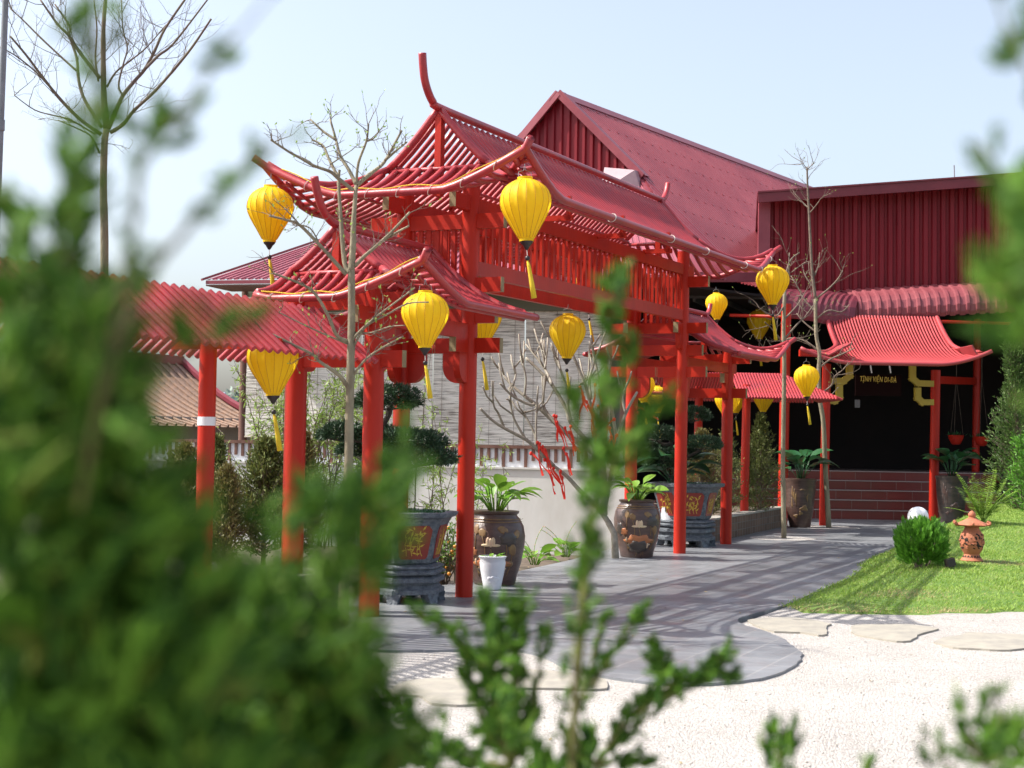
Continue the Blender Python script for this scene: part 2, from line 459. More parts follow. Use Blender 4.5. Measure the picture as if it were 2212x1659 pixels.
# lawn mound
def lawn_h(x, y):
    h = .485*max(0, min(1, (y-14.6)/9.4))**1.15
    return h+.03*math.sin(x*1.3+y*.8)*min(1, h*4)
lo = smooth_poly([(1690, 1311), (1740, 1320), (1830, 1324), (1900, 1326), (2000, 1324), (2212, 1318), (2400, 1312)], 5)
lo2 = smooth_poly([(2400, 1130), (2150, 1128), (2040, 1148), (1935, 1188), (1868, 1216), (1850, 1242), (1770, 1277), (1690, 1311)], 5)
lawnp = ccw([G(x, y)[:2] for x, y in lo+lo2])
def inside(x, y, poly):
    r = False
    n = len(poly)
    j = n-1
    for i in range(n):
        if (poly[i][1] > y) != (poly[j][1] > y) and x < (poly[j][0]-poly[i][0])*(y-poly[i][1])/(poly[j][1]-poly[i][1])+poly[i][0]: r = not r
        j = i
    return r
def edge_d(x, y, poly):
    b = 9e9
    p = V(x, y)
    for i in range(len(poly)):
        a, c = poly[i], poly[(i+1) % len(poly)]
        d = c-a
        L2 = d@d
        t = max(0, min(1, ((p-a)@d)/L2)) if L2 > 1e-9 else 0
        b = min(b, np.linalg.norm(p-a-d*t))
    return b
def lawn_z(x, y):
    return (.03+lawn_h(x, y))*min(1, edge_d(x, y, lawnp)/1.0)+.005
import bmesh
bm = bmesh.new()
xs = [p[0] for p in lawnp]; ys = [p[1] for p in lawnp]
st = .22
grid = {}
ix, iy = int((max(xs)-min(xs))/st)+2, int((max(ys)-min(ys))/st)+2
for i in range(ix):
    for j in range(iy):
        x, y = min(xs)+i*st, min(ys)+j*st
        if inside(x, y, lawnp): grid[i, j] = bm.verts.new((x, y, lawn_z(x, y)))
        else:
            d = edge_d(x, y, lawnp)
            if d < .34:
                grid[i, j] = bm.verts.new((x, y, -.06-.05*d))
for i in range(ix-1):
    for j in range(iy-1):
        q = [grid.get(k) for k in ((i, j), (i+1, j), (i+1, j+1), (i, j+1))]
        if all(q): bm.faces.new(q)
me = bpy.data.meshes.new('lawn'); bm.to_mesh(me); bm.free()
me.materials.append(m_lawn)
me.polygons.foreach_set('use_smooth', [True]*len(me.polygons))
lawn = bpy.data.objects.new('lawn', me); COL.objects.link(lawn)
tag(lawn, kind='structure')
rg = random.Random(11)
def at_flat(x, y): return G(x, y, .12)[:2]
mb = MB()
vs, fs = [], []
dv, df = [], []
dry = [at_flat(1960, 1272), at_flat(2180, 1306), at_flat(2060, 1296), at_flat(1800, 1290), at_flat(2150, 1230)]
cnt = 0
x0, x1, y0, y1 = min(xs), max(xs), min(ys), max(ys)
zc = {}
while cnt < 62000:
    x, y = rg.uniform(x0, min(x1, 9.5)), rg.uniform(y0, y1)
    if abs(x/y) > .355 or not inside(x, y, lawnp): continue
    key = (int(x/.06), int(y/.06))
    if key not in zc: zc[key] = lawn_z(x, y)
    z = zc[key]
    a = rg.uniform(0, 6.28)
    L = rg.uniform(.014, .030)*(1.2 if math.sin(x*3.1+1.7*y)+math.sin(y*4.3-x) > .6 else .9)
    wv = rg.uniform(.004, .008)
    lx, ly = rg.gauss(.01, .018), rg.gauss(0, .018)
    dd = min((math.hypot((x-q[0])/.55, (y-q[1])/.38) for q in dry))
    isdry = dd < 1 and rg.random() > dd*dd*.8 or rg.random() < .05
    x += rg.gauss(0, .035); y += rg.gauss(0, .035)
    VV, FF = (dv, df) if isdry else (vs, fs)
    if isdry: L *= .7
    b = len(VV)
    ca, sa = math.cos(a)*wv, math.sin(a)*wv
    VV += [(x-ca, y-sa, z-.006), (x+ca, y+sa, z-.006), (x+lx, y+ly, z+L)]
    FF.append((b, b+1, b+2))
    cnt += 1
mb.v, mb.f, mb.n = vs, fs, len(vs)
tag(mb.build('grass', m_grass), 'short bright green grass growing over the lawn mound', 'grass', kind='stuff')
mb = MB(); mb.v, mb.f, mb.n = dv, df, len(dv)
tag(mb.build('dry_grass', mat('straw_grass', (.34, .30, .11), .7, (.46, .38, .18), island=True, trans=.25, lo=0., hi=1.)), 'pale dry grass blades in worn patches of the lawn', 'dry grass', kind='stuff')
# fallen leaves on the pebbles and the path
mb = MB()
for k_ in range(170):
    x_, y_ = rg.uniform(-2.5, 6.5), rg.uniform(7, 24)
    onp = inside(x_, y_, pathp)
    if inside(x_, y_, lawnp): continue
    z_ = .004 if onp else -.015
    q_ = rg.uniform(0, 6.28)
    mb.leaf(V(x_, y_, z_), V(math.cos(q_), math.sin(q_), rg.uniform(0, .25)), V(rg.gauss(0, .2), rg.gauss(0, .2), 1), rg.uniform(.025, .06), rg.uniform(.012, .025))
tag(mb.build('fallen_leaves', mat('dry_leaf', (.20, .13, .05), .8, (.34, .27, .12), island=True, lo=0., hi=1.)), 'small dry leaves scattered over the pebbles and the path', 'fallen leaves', kind='stuff')

# flat stepping stones in the pebbles
stones = [
 ([(1612, 1338), (1660, 1333), (1720, 1333), (1768, 1340), (1795, 1346), (1785, 1352), (1788, 1366), (1770, 1370), (1730, 1364), (1670, 1362), (1640, 1352)], 'grey stone split in two beside the tip of the lawn'),
 ([(1838, 1363), (1842, 1350), (1880, 1347), (1960, 1347), (2018, 1354), (2021, 1358), (1985, 1370), (1964, 1382), (1925, 1382), (1860, 1371)], 'sandy brown stone in the middle of the stepping stones'),
 ([(2019, 1385), (2035, 1376), (2075, 1370), (2090, 1364), (2130, 1366), (2240, 1372), (2250, 1392), (2180, 1402), (2120, 1400), (2055, 1396)], 'pale grey stone at the right end of the stepping stones'),
 ([(1040, 1470), (1070, 1450), (1140, 1444), (1230, 1452), (1305, 1465), (1312, 1482), (1280, 1487), (1180, 1484), (1060, 1484)], 'long pale stone behind the bottom cypress sprigs'),
 ([(840, 1490), (870, 1470), (960, 1462), (1030, 1470), (1062, 1490), (1060, 1512), (1010, 1520), (930, 1516), (915, 1502), (870, 1498)], 'pale stone nearest the large dark shrub on the left'),
]
for i, (pp, lab) in enumerate(stones):
    q = smooth_poly(pp+[pp[0]], 3)[:-1]
    w_ = ccw([G(x, y)[:2] for x, y in q])
    w_ = [p+V(rj.uniform(-.012, .012), rj.uniform(-.012, .012)) for p in w_]
    mb = MB(); mb.prism([V(p[0], p[1], -.05) for p in w_], V(0, 0, .046))
    c = sum(w_)/len(w_)
    tag(mb.build('stepping_stone', m_stone, org=V(c[0], c[1], -.04)), 'flat irregular '+lab, 'stepping stone', 'stepping stones in the white pebbles')
# loose pebbles lying on the gravel
mb = MB()
vs, fs = [], []
while len(fs) < 8*1700:
    y = 6.2+10*rj.random()**1.6
    x = y*rj.uniform(-.36, .36)
    if inside(x, y, pathp) or inside(x, y, lawnp) or not inside(x, y, ccw([np.array(q) for q in peb])): continue
    r = rj.uniform(.004, .010)
    a_, s1, s2 = rj.uniform(0, 3.1), r*rj.uniform(.8, 1.3), r*rj.uniform(.6, 1)
    k_ = len(vs)
    ca, sa = math.cos(a_), math.sin(a_)
    vs += [(x+ca*s1, y+sa*s1, -.016), (x-sa*s2, y+ca*s2, -.016), (x-ca*s1, y-sa*s1, -.016), (x+sa*s2, y-ca*s2, -.016), (x, y, -.016+r*.8), (x, y, -.016-r*.6)]
    fs += [(k_+i, k_+(i+1) % 4, k_+4) for i in range(4)]+[(k_+(i+1) % 4, k_+i, k_+5) for i in range(4)]
mb.v, mb.f, mb.n = vs, fs, len(vs)
tag(mb.build('loose_pebbles', mat('pebble_stone', (.40, .36, .31), .8, (.62, .58, .53), island=True, lo=0., hi=1.), None, True), 'small loose pebbles lying on the white gravel', 'pebbles', kind='stuff')
# small planting holes of white pebble in the path
for nm, (x, y) in (('path_pebble_patch', (1690, 1163)), ('path_pebble_patch', (1795, 1140))):
    g = G(x, y)
    mb = MB()
    mb.prism([g+V(.62*math.cos(a)*.9, .55*math.sin(a), -.01) for a in np.linspace(0, 2*math.pi, 14, endpoint=False)], V(0, 0, .014))
    tag(mb.build('pebble_ground', m_gravel, org=g), kind='structure')

# ================================================================== THE RED GATE
UM0, UM1, US1, VB, VC = 1.93, 8.95, 11.3, -.75, -.375
def hprof(s): return .22*(1-s)+.78*(1-s)**2.1
class Roof:
    def __init__(r, name, parent, u0, u1, vE, r0, r1, ze, zr, endL, endR, sgL, tip, sp, pr, pole, finL=None, finR=None, W=GW, mt=None, vc=VC, fB=1.0):
        mt = mt or m_pipe
        r.ze, r.zr, r.u0, r.u1, r.vE, r.tip = ze, zr, u0, u1, vE, tip
        r.W = W
        LL = .85
        def lift(u, v, s):
            e = 0
            if endL == 'hip': e = max(e, max(0, 1-(u-u0)/LL)) if True else 0
            if endR == 'hip': e = max(e, max(0, 1-(u1-u)/LL))
            k = max(0, (abs(v-vc)-(vE-LL))/LL)
            return tip*(e*k)**1.25
        def z(u, v, s): return ze+(zr-ze)*hprof(s)+lift(u, v, s)
        def pt(u, v, s, dz=0): return W(u, v, z(u, v, s)+dz)
        r.pt = pt
        def tipx(p, ue, sv): return p+GU*(.085 if ue > (u0+u1)/2 else -.085)+GV*sv*.085+ZUP*.075
        g0 = r0-.02 if endL == 'hip' else u0
        g1 = r1+.02 if endR == 'hip' else u1
        def s_start(u):
            if endL == 'hip' and u < g0: return sgL+(1-sgL)*(g0-u)/(g0-u0)
            if endR == 'hip' and u > g1: return sgL+(1-sgL)*(u-g1)/(u1-g1)
            return 0.0
        slopes = []
        for sg in (1, -1):
            mb = MB()
            nb = int(round((u1-u0)/sp))
            for i in range(1, nb):
                u = u0+(u1-u0)*i/nb
                s0 = s_start(u)
                if s0 > .93 or (sg < 0 and s0 > fB-.1): continue
                n = max(3, int(9*(1-s0))+1)
                mb.tube([pt(u, vc+sg*vE*s, s) for s in np.linspace(max(s0, .03), 1 if sg > 0 else fB, n)], pr, 6)
            # purlins under the bars
            for s in (.33, .62, .9):
                if sg < 0 and s > fB: continue
                a = max(u0+.05, (g0-(g0-u0)*max(0, (s-sgL)/(1-sgL))) if endL == 'hip' else u0)
                b = min(u1-.05, (g1+(u1-g1)*max(0, (s-sgL)/(1-sgL))) if endR == 'hip' else u1)
                mb.tube([pt(a+(b-a)*t, vc+sg*vE*s, s, -pr-.018) for t in np.linspace(0, 1, 12)], .02, 6)
            slopes.append(mb.build('roof_slope', mt, parent, True))
        r.slopes = slopes
        for end, g, ue, sgn in ((endL, g0, u0, -1), (endR, g1, u1, 1)):
            if end == 'hip':
                mb = MB()
                nb = int(round(2*vE/sp))
                for i in range(1, nb):
                    v = -vE+2*vE*i/nb
                    f = abs(v)/vE
                    t0 = 0 if f <= sgL else (f-sgL)/(1-sgL)
                    if t0 > .92 or v < -vE*fB+.02: continue
                    n = max(3, int(7*(1-t0))+1)
                    mb.tube([pt(g+(ue-g)*t, vc+v, sgL+(1-sgL)*t) for t in np.linspace(t0, 1, n)], pr*1.1, 6)
                mb.tube([pt(g, vc-vE*sgL, sgL), pt(g, vc+vE*sgL, sgL)], pr*.9, 6)
                hs = mb.build('hip_slope', mt, parent, True)
                # eave pole of the hip end, its two tips turned up past the corner
                mb = MB()
                q = [pt(ue, vc+v, 1) for v in np.linspace(-vE*fB, vE, 25)]
                q = ([tipx(q[0], ue, -1)] if fB == 1 else [])+q+[tipx(q[-1], ue, 1)]
                mb.tube(q, pole, 10); mb.build('eave_pole', mt, parent, True)
                # gable boards, king post
                mb = MB()
                for sg in (1, -1):
                    mb.tube([pt(g, vc+sg*vE*s, s, pr) for s in np.linspace(0, sgL, 8)], pole*1.05, 8)
                    mb.tube([pt(g+(ue-g)*t, vc+sg*(vE*(sgL+(1-sgL)*t*(1 if sg > 0 or fB == 1 else 0))), sgL+(1-sgL)*t, pr) for t in np.linspace(0, .985, 9)], pole, 8)
                mb.build('hip_pole', mt, parent, True)
                mb = MB()
                mb.beam(W(g+sgn*-.03, vc, ze+.12), W(g+sgn*-.03, vc, zr-.02), .07, .09, up=GU)
                mb.build('king_post', m_red, parent)
            else:
                mb = MB()
                for sg in (1, -1):
                    mb.tube([pt(ue, vc+sg*vE*s, s, pr) for s in np.linspace(0, 1.04, 14)], pole*1.1, 8)
                mb.build('barge_pole', mt, parent, True)
        for sg in (1, -1):
            mb = MB()
            if sg < 0 and fB < 1: continue
            q = [pt(u, vc+sg*vE, 1, -.0) for u in np.linspace(u0, u1, 41)]
            if endL == 'hip': q = [tipx(q[0], u0, sg)]+q
            if endR == 'hip': q = q+[tipx(q[-1], u1, sg)]
            mb.tube(q, pole, 10); mb.build('eave_pole', mt, parent, True)
        mb = MB()
        q = []
        if finL:
            for a, h in finL[::-1]: q.append(W(r0-a, vc, zr+h))
        q += [W(u, vc, zr+.03) for u in np.linspace(r0, r1, 6)]
        if finR:
            for a, h in finR: q.append(W(r1+a, vc, zr+h))
        q = [V(*t_) for t_ in smooth_poly([tuple(t_) for t_ in q], 5)]
        mb.tube(q, pole*1.05, 12)
        mb.build('ridge_pole', mt, parent, True)

gate = thing('gate', GW(5.4, VC, 0), 'large red timber gate with a tall curved middle roof and lower roofs beside it', 'gate')
def column(u, v, z0, z1, r=.088, parent=gate, W=GW, m=m_red):
    mb = MB()
    mb.tube([W(u, v, z0), W(u, v, z0+.3), W(u, v, (z0+z1)/2), W(u, v, z1)], r, 22)
    return mb.build('column', m, parent, True, ang=50)
for v in (0, VB):
    column(UM0, v, 0, 4.25); column(UM1, v, 0, 4.2)
    column(0, v if v == 0 else v-.06, 0 if v == 0 else .2, 2.98, .092 if v == 0 else .1); column(US1, v, 0, 2.95)
def beam(nm, p, q, wd=.07, ht=.15, ends=(0, 0)):
    mb = MB(); mb.beam(p, q, wd, ht)
    o = mb.build(nm, m_red, gate)
    d = nrm(q-p)
    for f, e, s in ((ends[0], p, -1), (ends[1], q, 1)):
        if f:
            m2 = MB(); m2.beam(e, e+d*s*.006, wd, ht); m2.build('beam_end', m_end, o)
    return o
for u in (UM0, UM1):
    for z, pf, pb in ((2.52, .36, .4), (2.82, .30, .3), (3.13, .36, .36), (3.775, .38, .38)):
        beam('cross_beam', GW(u, VB-pb, z), GW(u, pf, z), ends=(1, 1))
for u in (0, US1):
    for z, pf, pb in ((2.28, .30, .3), (2.80, .36, .36)):
        beam('cross_beam', GW(u, VB-pb, z), GW(u, pf, z), ends=(1, 1))
for v in (0, VB):
    beam('long_beam', GW(UM0-.42, v, 3.945), GW(UM1+.4, v, 3.945), ends=(1, 1))
    beam('long_beam', GW(UM0, v, 3.31), GW(UM1, v, 3.31))
    beam('long_beam', GW(-.36, v, 2.66), GW(UM0, v, 2.66), ends=(1, 0))
    beam('long_beam', GW(UM1, v, 2.66), GW(US1+.36, v, 2.66), ends=(0, 1))
    mb = MB()
    n = 42
    for i in range(1, n):
        u = UM0+(UM1-UM0)*i/n
        mb.beam(GW(u, v, 3.385), GW(u, v, 3.87), .045, .03, up=GV)
    mb.build('slat_panel', m_red, gate)
    for uu in (3.7, 5.43, 7.2):
        mb = MB(); mb.beam(GW(uu, v+(.35 if v == 0 else -.35), 4.0), GW(uu, v+(.35 if v == 0 else -.35), 4.26), .05, .05, up=GV)
        mb.beam(GW(uu, v, 4.02), GW(uu, v+(.4 if v == 0 else -.4), 4.02), .05, .06)
        mb.build('strut', m_red, gate)
for u in (UM0, UM1):
    mb = MB()
    for i in range(1, 8):
        v = VB+(0-VB)*i/8
        mb.beam(GW(u, v, 3.205), GW(u, v, 3.70), .03, .045, up=GV)
    mb.build('slat_panel', m_red, gate)
# curved corbels under the beams, inwards and along the gate
def corbel(u, v, z, d, L=.27, H=.3):
    d = nrm(d)
    side = np.cross(d, ZUP)
    b = GW(u, v, z)
    poly = [b+d*L-ZUP*0, b, b-ZUP*H, b-ZUP*H+d*L*.42]
    for a in np.linspace(-80, 0, 6): poly.append(b-ZUP*H*.45+d*L*.42+d*L*.58*math.cos(rad(a))+ZUP*H*.55*math.sin(rad(a)))
    mb = MB(); mb.prism([p-side*.035 for p in poly], side*.07)
    o = mb.build('corbel', m_red, gate)
    m2 = MB(); m2.beam(b+d*.0+ZUP*.075, b+d*(L+.09)+ZUP*.075, .072, .147); c = m2.build('corbel_cap', m_red, o)
    m3 = MB(); e = b+d*(L+.09)+ZUP*.075; m3.beam(e, e+d*.006, .072, .147); m3.build('beam_end', m_end, o)
for u, dirs in ((UM0, -1), (UM1, 1)):
    for v in (0, VB):
        corbel(u, v, 2.44, GU*dirs)
        corbel(u, v, 2.44, GV*(-1 if v == 0 else 1))
    for v in (0, VB):
        corbel(u, v, 3.05, GU*(-dirs), .22, .24)
for u, dirs in ((0, 1), (US1, -1)):
    for v in (0, VB):
        corbel(u, v, 2.43, GU*dirs, .22, .26)
RU = Roof('upper', gate, .9, 9.98, 1.42, 1.93, 8.95, 3.93, 4.93, 'hip', 'hip', .40, .34, .138, .029, .039,
     finL=[(.16, .06), (.27, .14), (.35, .25), (.39, .38), (.41, .50)], finR=[(.16, .05), (.27, .12), (.34, .21), (.38, .3)])
RL = Roof('low', gate, -.62, 1.80, 1.17, -.05, 1.76, 2.78, 3.46, 'hip', 'gable', .40, .29, .11, .0245, .035,
     finL=[(.15, .06), (.27, .14), (.36, .26), (.42, .40)], fB=.42)
Roof('low', gate, 9.08, 11.98, 1.17, 9.12, 11.25, 2.78, 3.46, 'gable', 'hip', .40, .29, .11, .0245, .035,
     finR=[(.14, .04), (.24, .10), (.30, .20)])
# pale strings tied round the eave poles
def tie(c, e1, e2, dr, R):
    mb = MB()
    mb.tube([c+R*(math.cos(q)*e1+math.sin(q)*e2)+dr*.02*math.sin(q) for q in np.linspace(0, 6.28, 13)], .0045, 4, False)
    mb.build('string_tie', m_cord, gate)
for v in np.linspace(-1.3, .75, 7): tie(RU.pt(.9, v, 1), GU, ZUP, GV, .047)
for u in (3.2, 5.2, 6.6, 8.4, 9.2, 9.7): tie(RU.pt(u, VC+1.42, 1), GV, ZUP, GU, .047)
for v in np.linspace(-.7, .6, 5): tie(RL.pt(-.62, v, 1), GU, ZUP, GV, .042)
mb = MB()
pts = []
for t in np.linspace(0, 1, 30):
    pts.append(RU.pt(.9, -1.6+2.6*t, 1, .052+.012*math.sin(t*25)))
mb.tube(pts, .006, 5, False)
mb.build('yellow_cable', m_tassel, gate)
mb = MB()
pts = [RL.pt(-.62, -.8+1.55*t, 1, .046+.010*math.sin(t*22)) for t in np.linspace(0, 1, 24)]
mb.tube(pts, .006, 5, False)
mb.build('yellow_cable', m_tassel, gate)

# ------------------------------------------------ covered walkways
def walkway_u():
    w_ = thing('walkway', GW(-3.2, VC, 0), 'red slat-roofed covered walkway joining the gate on the left', 'walkway', 'red covered walkways')
    for sg in (1, -1):
        mb = MB()
        for u in np.arange(-6.5, -.28, .118):
            mb.tube([GW(u, VC+sg*.02, 2.70), GW(u, VC+sg*.60, 2.235)], .0265, 8)
        mb.tube([GW(-6.5, VC+sg*.40, 2.36), GW(-.3, VC+sg*.40, 2.36)], .022, 8)
        mb.build('roof_slope', m_pipe, w_, True, ang=50)
    mb = MB(); mb.beam(GW(-6.5, VC, 2.655), GW(-.3, VC, 2.655), .05, .06); mb.build('ridge_beam', m_red, w_)
    for u in (-1.70, -4.6):
        mb = MB(); mb.tube([GW(u, VC-.2, .2), GW(u, VC-.2, 2.42)], .07, 20); c = mb.build('column', m_red, w_, True, ang=50)
        if u > -2:
            mb = MB(); mb.tube([GW(u, VC-.2, 1.655), GW(u, VC-.2, 1.725)], .0735, 20); mb.build('white_tape_band', m_white, c, True, ang=50)
        mb = MB(); mb.beam(GW(u, VC-.55, 2.31), GW(u, VC+.5, 2.31), .05, .08); mb.build('cross_beam', m_red, w_)
walkway_u()
def walkway_x():
    # runs across the picture from behind the gate to the pavilion
    ZR = 27.6
    a, b = P(1372, 803, ZR), P(1690, 808, ZR)
    ze = P(1600, 859, ZR-1.1)[2]
    zr = (a[2]+b[2])/2
    w_ = thing('walkway', V((a[0]+b[0])/2, ZR, 0), 'red slat-roofed covered walkway between the gate and the dark pavilion', 'walkway', 'red covered walkways')
    X = V(1, 0, 0); Y = V(0, 1, 0)
    for sg in (-1, 1):
        mb = MB()
        for x in np.arange(a[0]+(0 if sg > 0 else 1.75), b[0]+.85, .052):
            k = max(0, (x-b[0])/.85)
            y0, y1 = 27.6+sg*1.1*k*.98, 27.6+sg*1.1
            if k > .93: continue
            mb.tube([V(x, y0, zr+(ze-zr)*k*.98), V(x, y1, ze)], .021, 6)
        mb.tube([V(a[0], 27.6+sg*.9, ze+.06), V(b[0]+.7, 27.6+sg*.9, ze+.06)], .03, 7)
        mb.build('roof_slope', m_pipe, w_, True, ang=50)
    mb = MB()
    for y in np.arange(-1.0, 1.01, .055):
        k = abs(y)/1.1
        mb.tube([V(b[0]+.85*k, 27.6+y, zr+(ze-zr)*k), V(b[0]+.88, 27.6+y, ze)], .02, 6)
    mb.build('hip_slope', m_pipe, w_, True, ang=50)
    mb = MB(); mb.beam(V(a[0], 27.6, zr-.04), V(b[0], 27.6, zr-.04), .06, .07); mb.build('ridge_beam', m_red, w_)
    for x, y, r in ((1607, 1150, .075), (1504, 1140, .075)):
        g = G(x, y)
        mb = MB(); mb.tube([g, V(g[0]+.02, g[1], ze+.25)], r, 18); mb.build('column', m_red, w_, True, ang=50)
    mb = MB(); mb.beam(V(a[0], 27.05, ze+.06), V(b[0]+.6, 27.05, ze+.06), .07, .12); mb.build('eave_beam', m_red, w_)
walkway_x()

# ================================================================== THE MAROON HALL
UH = V(.552, .834, 0); VF = V(.895, -.446, 0)
hall = thing('hall', V(-1, 27, 0), 'big maroon sheet-metal hall with a tall gable behind the red gate', 'building')
KH = 1.33
ZE = 1.6+2.52*KH                                     # eave height
ap = P(1213, 203, 26.5*KH)
gb = ap+VF*1.50*KH; gb[2] = ap[2]-1.48*KH            # right foot of the gable
gl = ap-VF*1.75*KH; gl[2] = ap[2]-1.75*1.05*KH       # left foot
cR = gb+(VF-UH)*2.0*KH; cR[2] = ZE
cL = P(445, 605, 25.3*KH); cL[2] = ZE
LEN = 21.0
def corr(mb, a, b, c, d, n, h=.03, nm=None):
    # sheet a-b (top) to d-c (bottom) with trapezoid ribs running from top to bottom
    nn = nrm(np.cross(b-a, d-a))
    if nn[2] < -.01 or (abs(nn[2]) <= .01 and nn[1] > 0): nn = -nn
    top, bot = [], []
    for i in range(n):
        for f, hh in ((0, 0), (.45, 0), (.58, h), (.87, h)):
            t = (i+f)/n
            top.append(a+(b-a)*t+nn*hh); bot.append(d+(c-d)*t+nn*hh)
    top.append(b); bot.append(c)
    m = len(top)
    mb.add(top+bot, [(i, i+1, m+i+1, m+i) for i in range(m-1)])
# right slope: upper part from the ridge, plus the triangle that runs down to the hip corner
mb = MB()
r1 = ap+UH*LEN
low = V(*(cR+UH*2.0*KH)); low[2] = ZE
corr(mb, ap-UH*.12, r1, r1+(low-ap)*1.0, low-UH*.12, 150, .032)
n_ = nrm(np.cross(r1-ap, low-ap)); n_ = n_ if n_[2] > 0 else -n_
for t in np.linspace(.06, .96, 9):
    for i in range(2, 148, 3):
        p = ap-UH*.12+(r1-ap+UH*.12)*((i+.72)/150)+(low-ap)*t+n_*.034
        mb.box(p, (UH, nrm(low-ap), n_), (.05, .05, .02))
ntop, nbot = [], []
for i in range(16*4+1):
    t = i/64
    hh = (0, 0, .028, .028)[i % 4]
    ntop.append(cR+(gb-cR)*t+n_*hh)
    nbot.append((cR+(low-cR)*t)+n_*hh)
m_ = len(ntop)
mb.add(ntop+nbot, [(i, i+1, m_+i+1, m_+i) for i in range(m_-1)])
mb.build('roof_slope', m_maroon, hall)
# left slope
mb = MB()
lowL = gl-VF*2.2*KH; lowL[2] = ZE
corr(mb, ap-UH*.12, r1, lowL+UH*LEN, lowL-UH*.12, 150, .032)
mb.build('roof_slope', m_maroon, hall)
# ridge cap
mb = MB()
for s in (1, -1):
    d = (gb-ap) if s > 0 else (gl-ap)
    d = nrm(d)
    off = nrm(np.cross(d, UH)); off = off if off[2] > 0 else -off
    mb.prism([ap-UH*.18+off*.035, ap-UH*.18+d*.28+off*.035, ap+UH*LEN+d*.28+off*.035, ap+UH*LEN+off*.035], off*.012)
mb.build('ridge_cap', m_flash, hall)
# gable wall and barge flashings
mb = MB()
n = 22
W2 = np.linalg.norm(gb-gl)
gp = []
for i in range(n):
    for f, hh in ((0, 0), (.5, 0), (.6, .05), (.9, .05)):
        t = (i+f)/n
        p = gl+(gb-gl)*t
        if t < .54: zt = gl[2]+(ap[2]-gl[2])*min(1, t*W2/np.linalg.norm((ap-gl)[:2]))
        else: zt = gb[2]+(ap[2]-gb[2])*min(1, (1-t)*W2/np.linalg.norm((ap-gb)[:2]))
        gp.append((V(p[0], p[1], gb[2]-.3)-UH*hh+UH*.06, V(p[0], p[1], max(gb[2]-.3, zt-.03))-UH*hh+UH*.06))
m_ = len(gp)
mb.add([q[0] for q in gp]+[q[1] for q in gp], [(i, i+1, m_+i+1, m_+i) for i in range(m_-1)])
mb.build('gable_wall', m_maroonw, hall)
mb = MB()
for q in (gb, gl):
    d = nrm(q-ap); up = nrm(np.cross(d, UH)); up = up if up[2] > 0 else -up
    L_ = np.linalg.norm(q-ap)+.15
    mb.box(ap+d*L_/2-UH*.15+up*.0, (d, UH, up), (L_, .05, .17))
    mb.box(ap+d*L_/2-UH*.02+up*.052, (d, UH, up), (L_, .30, .014))
mb.build('barge_flashing', m_flash, hall)
mb = MB()
bp = gb+VF*.02
mb.prism([bp+(q_-bp)*KH for q_ in (bp-VF*.55-UH*.25+ZUP*.10, bp-UH*.25+ZUP*.02, bp+VF*.12-UH*.2-ZUP*.42, bp-VF*.5-UH*.45-ZUP*.35)], UH*.45)
mb.build('flashing_box', mat('pale_flashing', (.42, .30, .32), .5, (.36, .22, .25), 3), hall)
# skirt roof under the gable, towards the gate
mb = MB()
tl = gl-VF*.3; tl = V(tl[0], tl[1], gb[2]-.22)
tr = V(gb[0], gb[1], gb[2]-.10)
corr(mb, tl, tr, cR, cL, 64, .03)
mb.build('skirt_roof', mat('skirt_sheet', (.28, .060, .085), .35, (.34, .09, .115), 1.2, .05, 8, coat=.15), hall)
mb = MB()
mb.beam(cL+ZUP*.01-nrm(cR-cL)*.1, tl+ZUP*.05, .16, .05)
mb.beam(cR+ZUP*.04, gb+ZUP*.0-ZUP*.06, .16, .03)
mb.beam(cL-ZUP*.05, cR-ZUP*.05, .02, .08)
mb.build('hip_flashing', m_flash, hall)
# soffit, beam and body wall on the gate side
fw = nrm(cR-cL)                                       # along the near face, left to right
inn = V(-fw[1], fw[0], 0)
if inn[1] < 0: inn = -inn
wl = P(526, 940, 26.2*KH); wl[2] = 0
wr = P(1345, 950, 24.3*KH); wr[2] = 0
mb = MB(); mb.prism([cL-ZUP*.10, cR-ZUP*.10, cR+inn*1.3-ZUP*.10, cL+inn*1.3-ZUP*.10], -ZUP*.03)
mb.build('soffit', m_brown, hall)
mb = MB(); mb.beam(wl+ZUP*4.62, wr+ZUP*4.62, .14, .55); mb.build('eave_beam', mat('olive_beam', (.13, .13, .085), .7), hall)
for q, r in ((wl-fw*.02, .075), (wr+fw*.05, .09)):
    mb = MB(); mb.tube([q-ZUP*.16, q+ZUP*(ZE-.1)], r*KH, 14); mb.build('post', m_brown, hall, True, ang=50)
# white plaster garden wall and its top rail
gwr = P(1368, 950, 23.0); gwr[2] = 0
gwl = gwr-fw*9.5
wall = thing('garden_wall', gwr-fw*4, 'white plaster wall with a brown fretted top rail below the bamboo blinds', 'wall')
wz = 1.12
mb = MB()
mb.beam(gwl+ZUP*(wz/2-.08), gwr+ZUP*(wz/2-.08), .14, wz+.16); mb.build('wall_body', m_plaster, wall)
mb = MB(); mb.beam(gwl+ZUP*(wz+.015), gwr+ZUP*(wz+.015), .19, .03); mb.build('coping', m_plaster, wall)
mb = MB()
Lw = np.linalg.norm(gwr-gwl)
mb.beam(gwl+ZUP*(wz+.19), gwr+ZUP*(wz+.19), .03, .32); mb.build('rail_back', m_white, wall)
mb = MB()
k = 0
for t in np.arange(.05, Lw, .118):
    b = gwl+fw*t-inn*.025
    z0 = wz+.03 if k % 3 == 0 else wz+.11+.02*(k % 2)
    mb.beam(b+ZUP*z0, b+ZUP*(wz+.33), .045, .03, up=inn)
    k += 1
mb.beam(gwl-inn*.028+ZUP*(wz+.34), gwr-inn*.028+ZUP*(wz+.34), .05, .05)
mb.build('fret_rail', m_brown, wall)
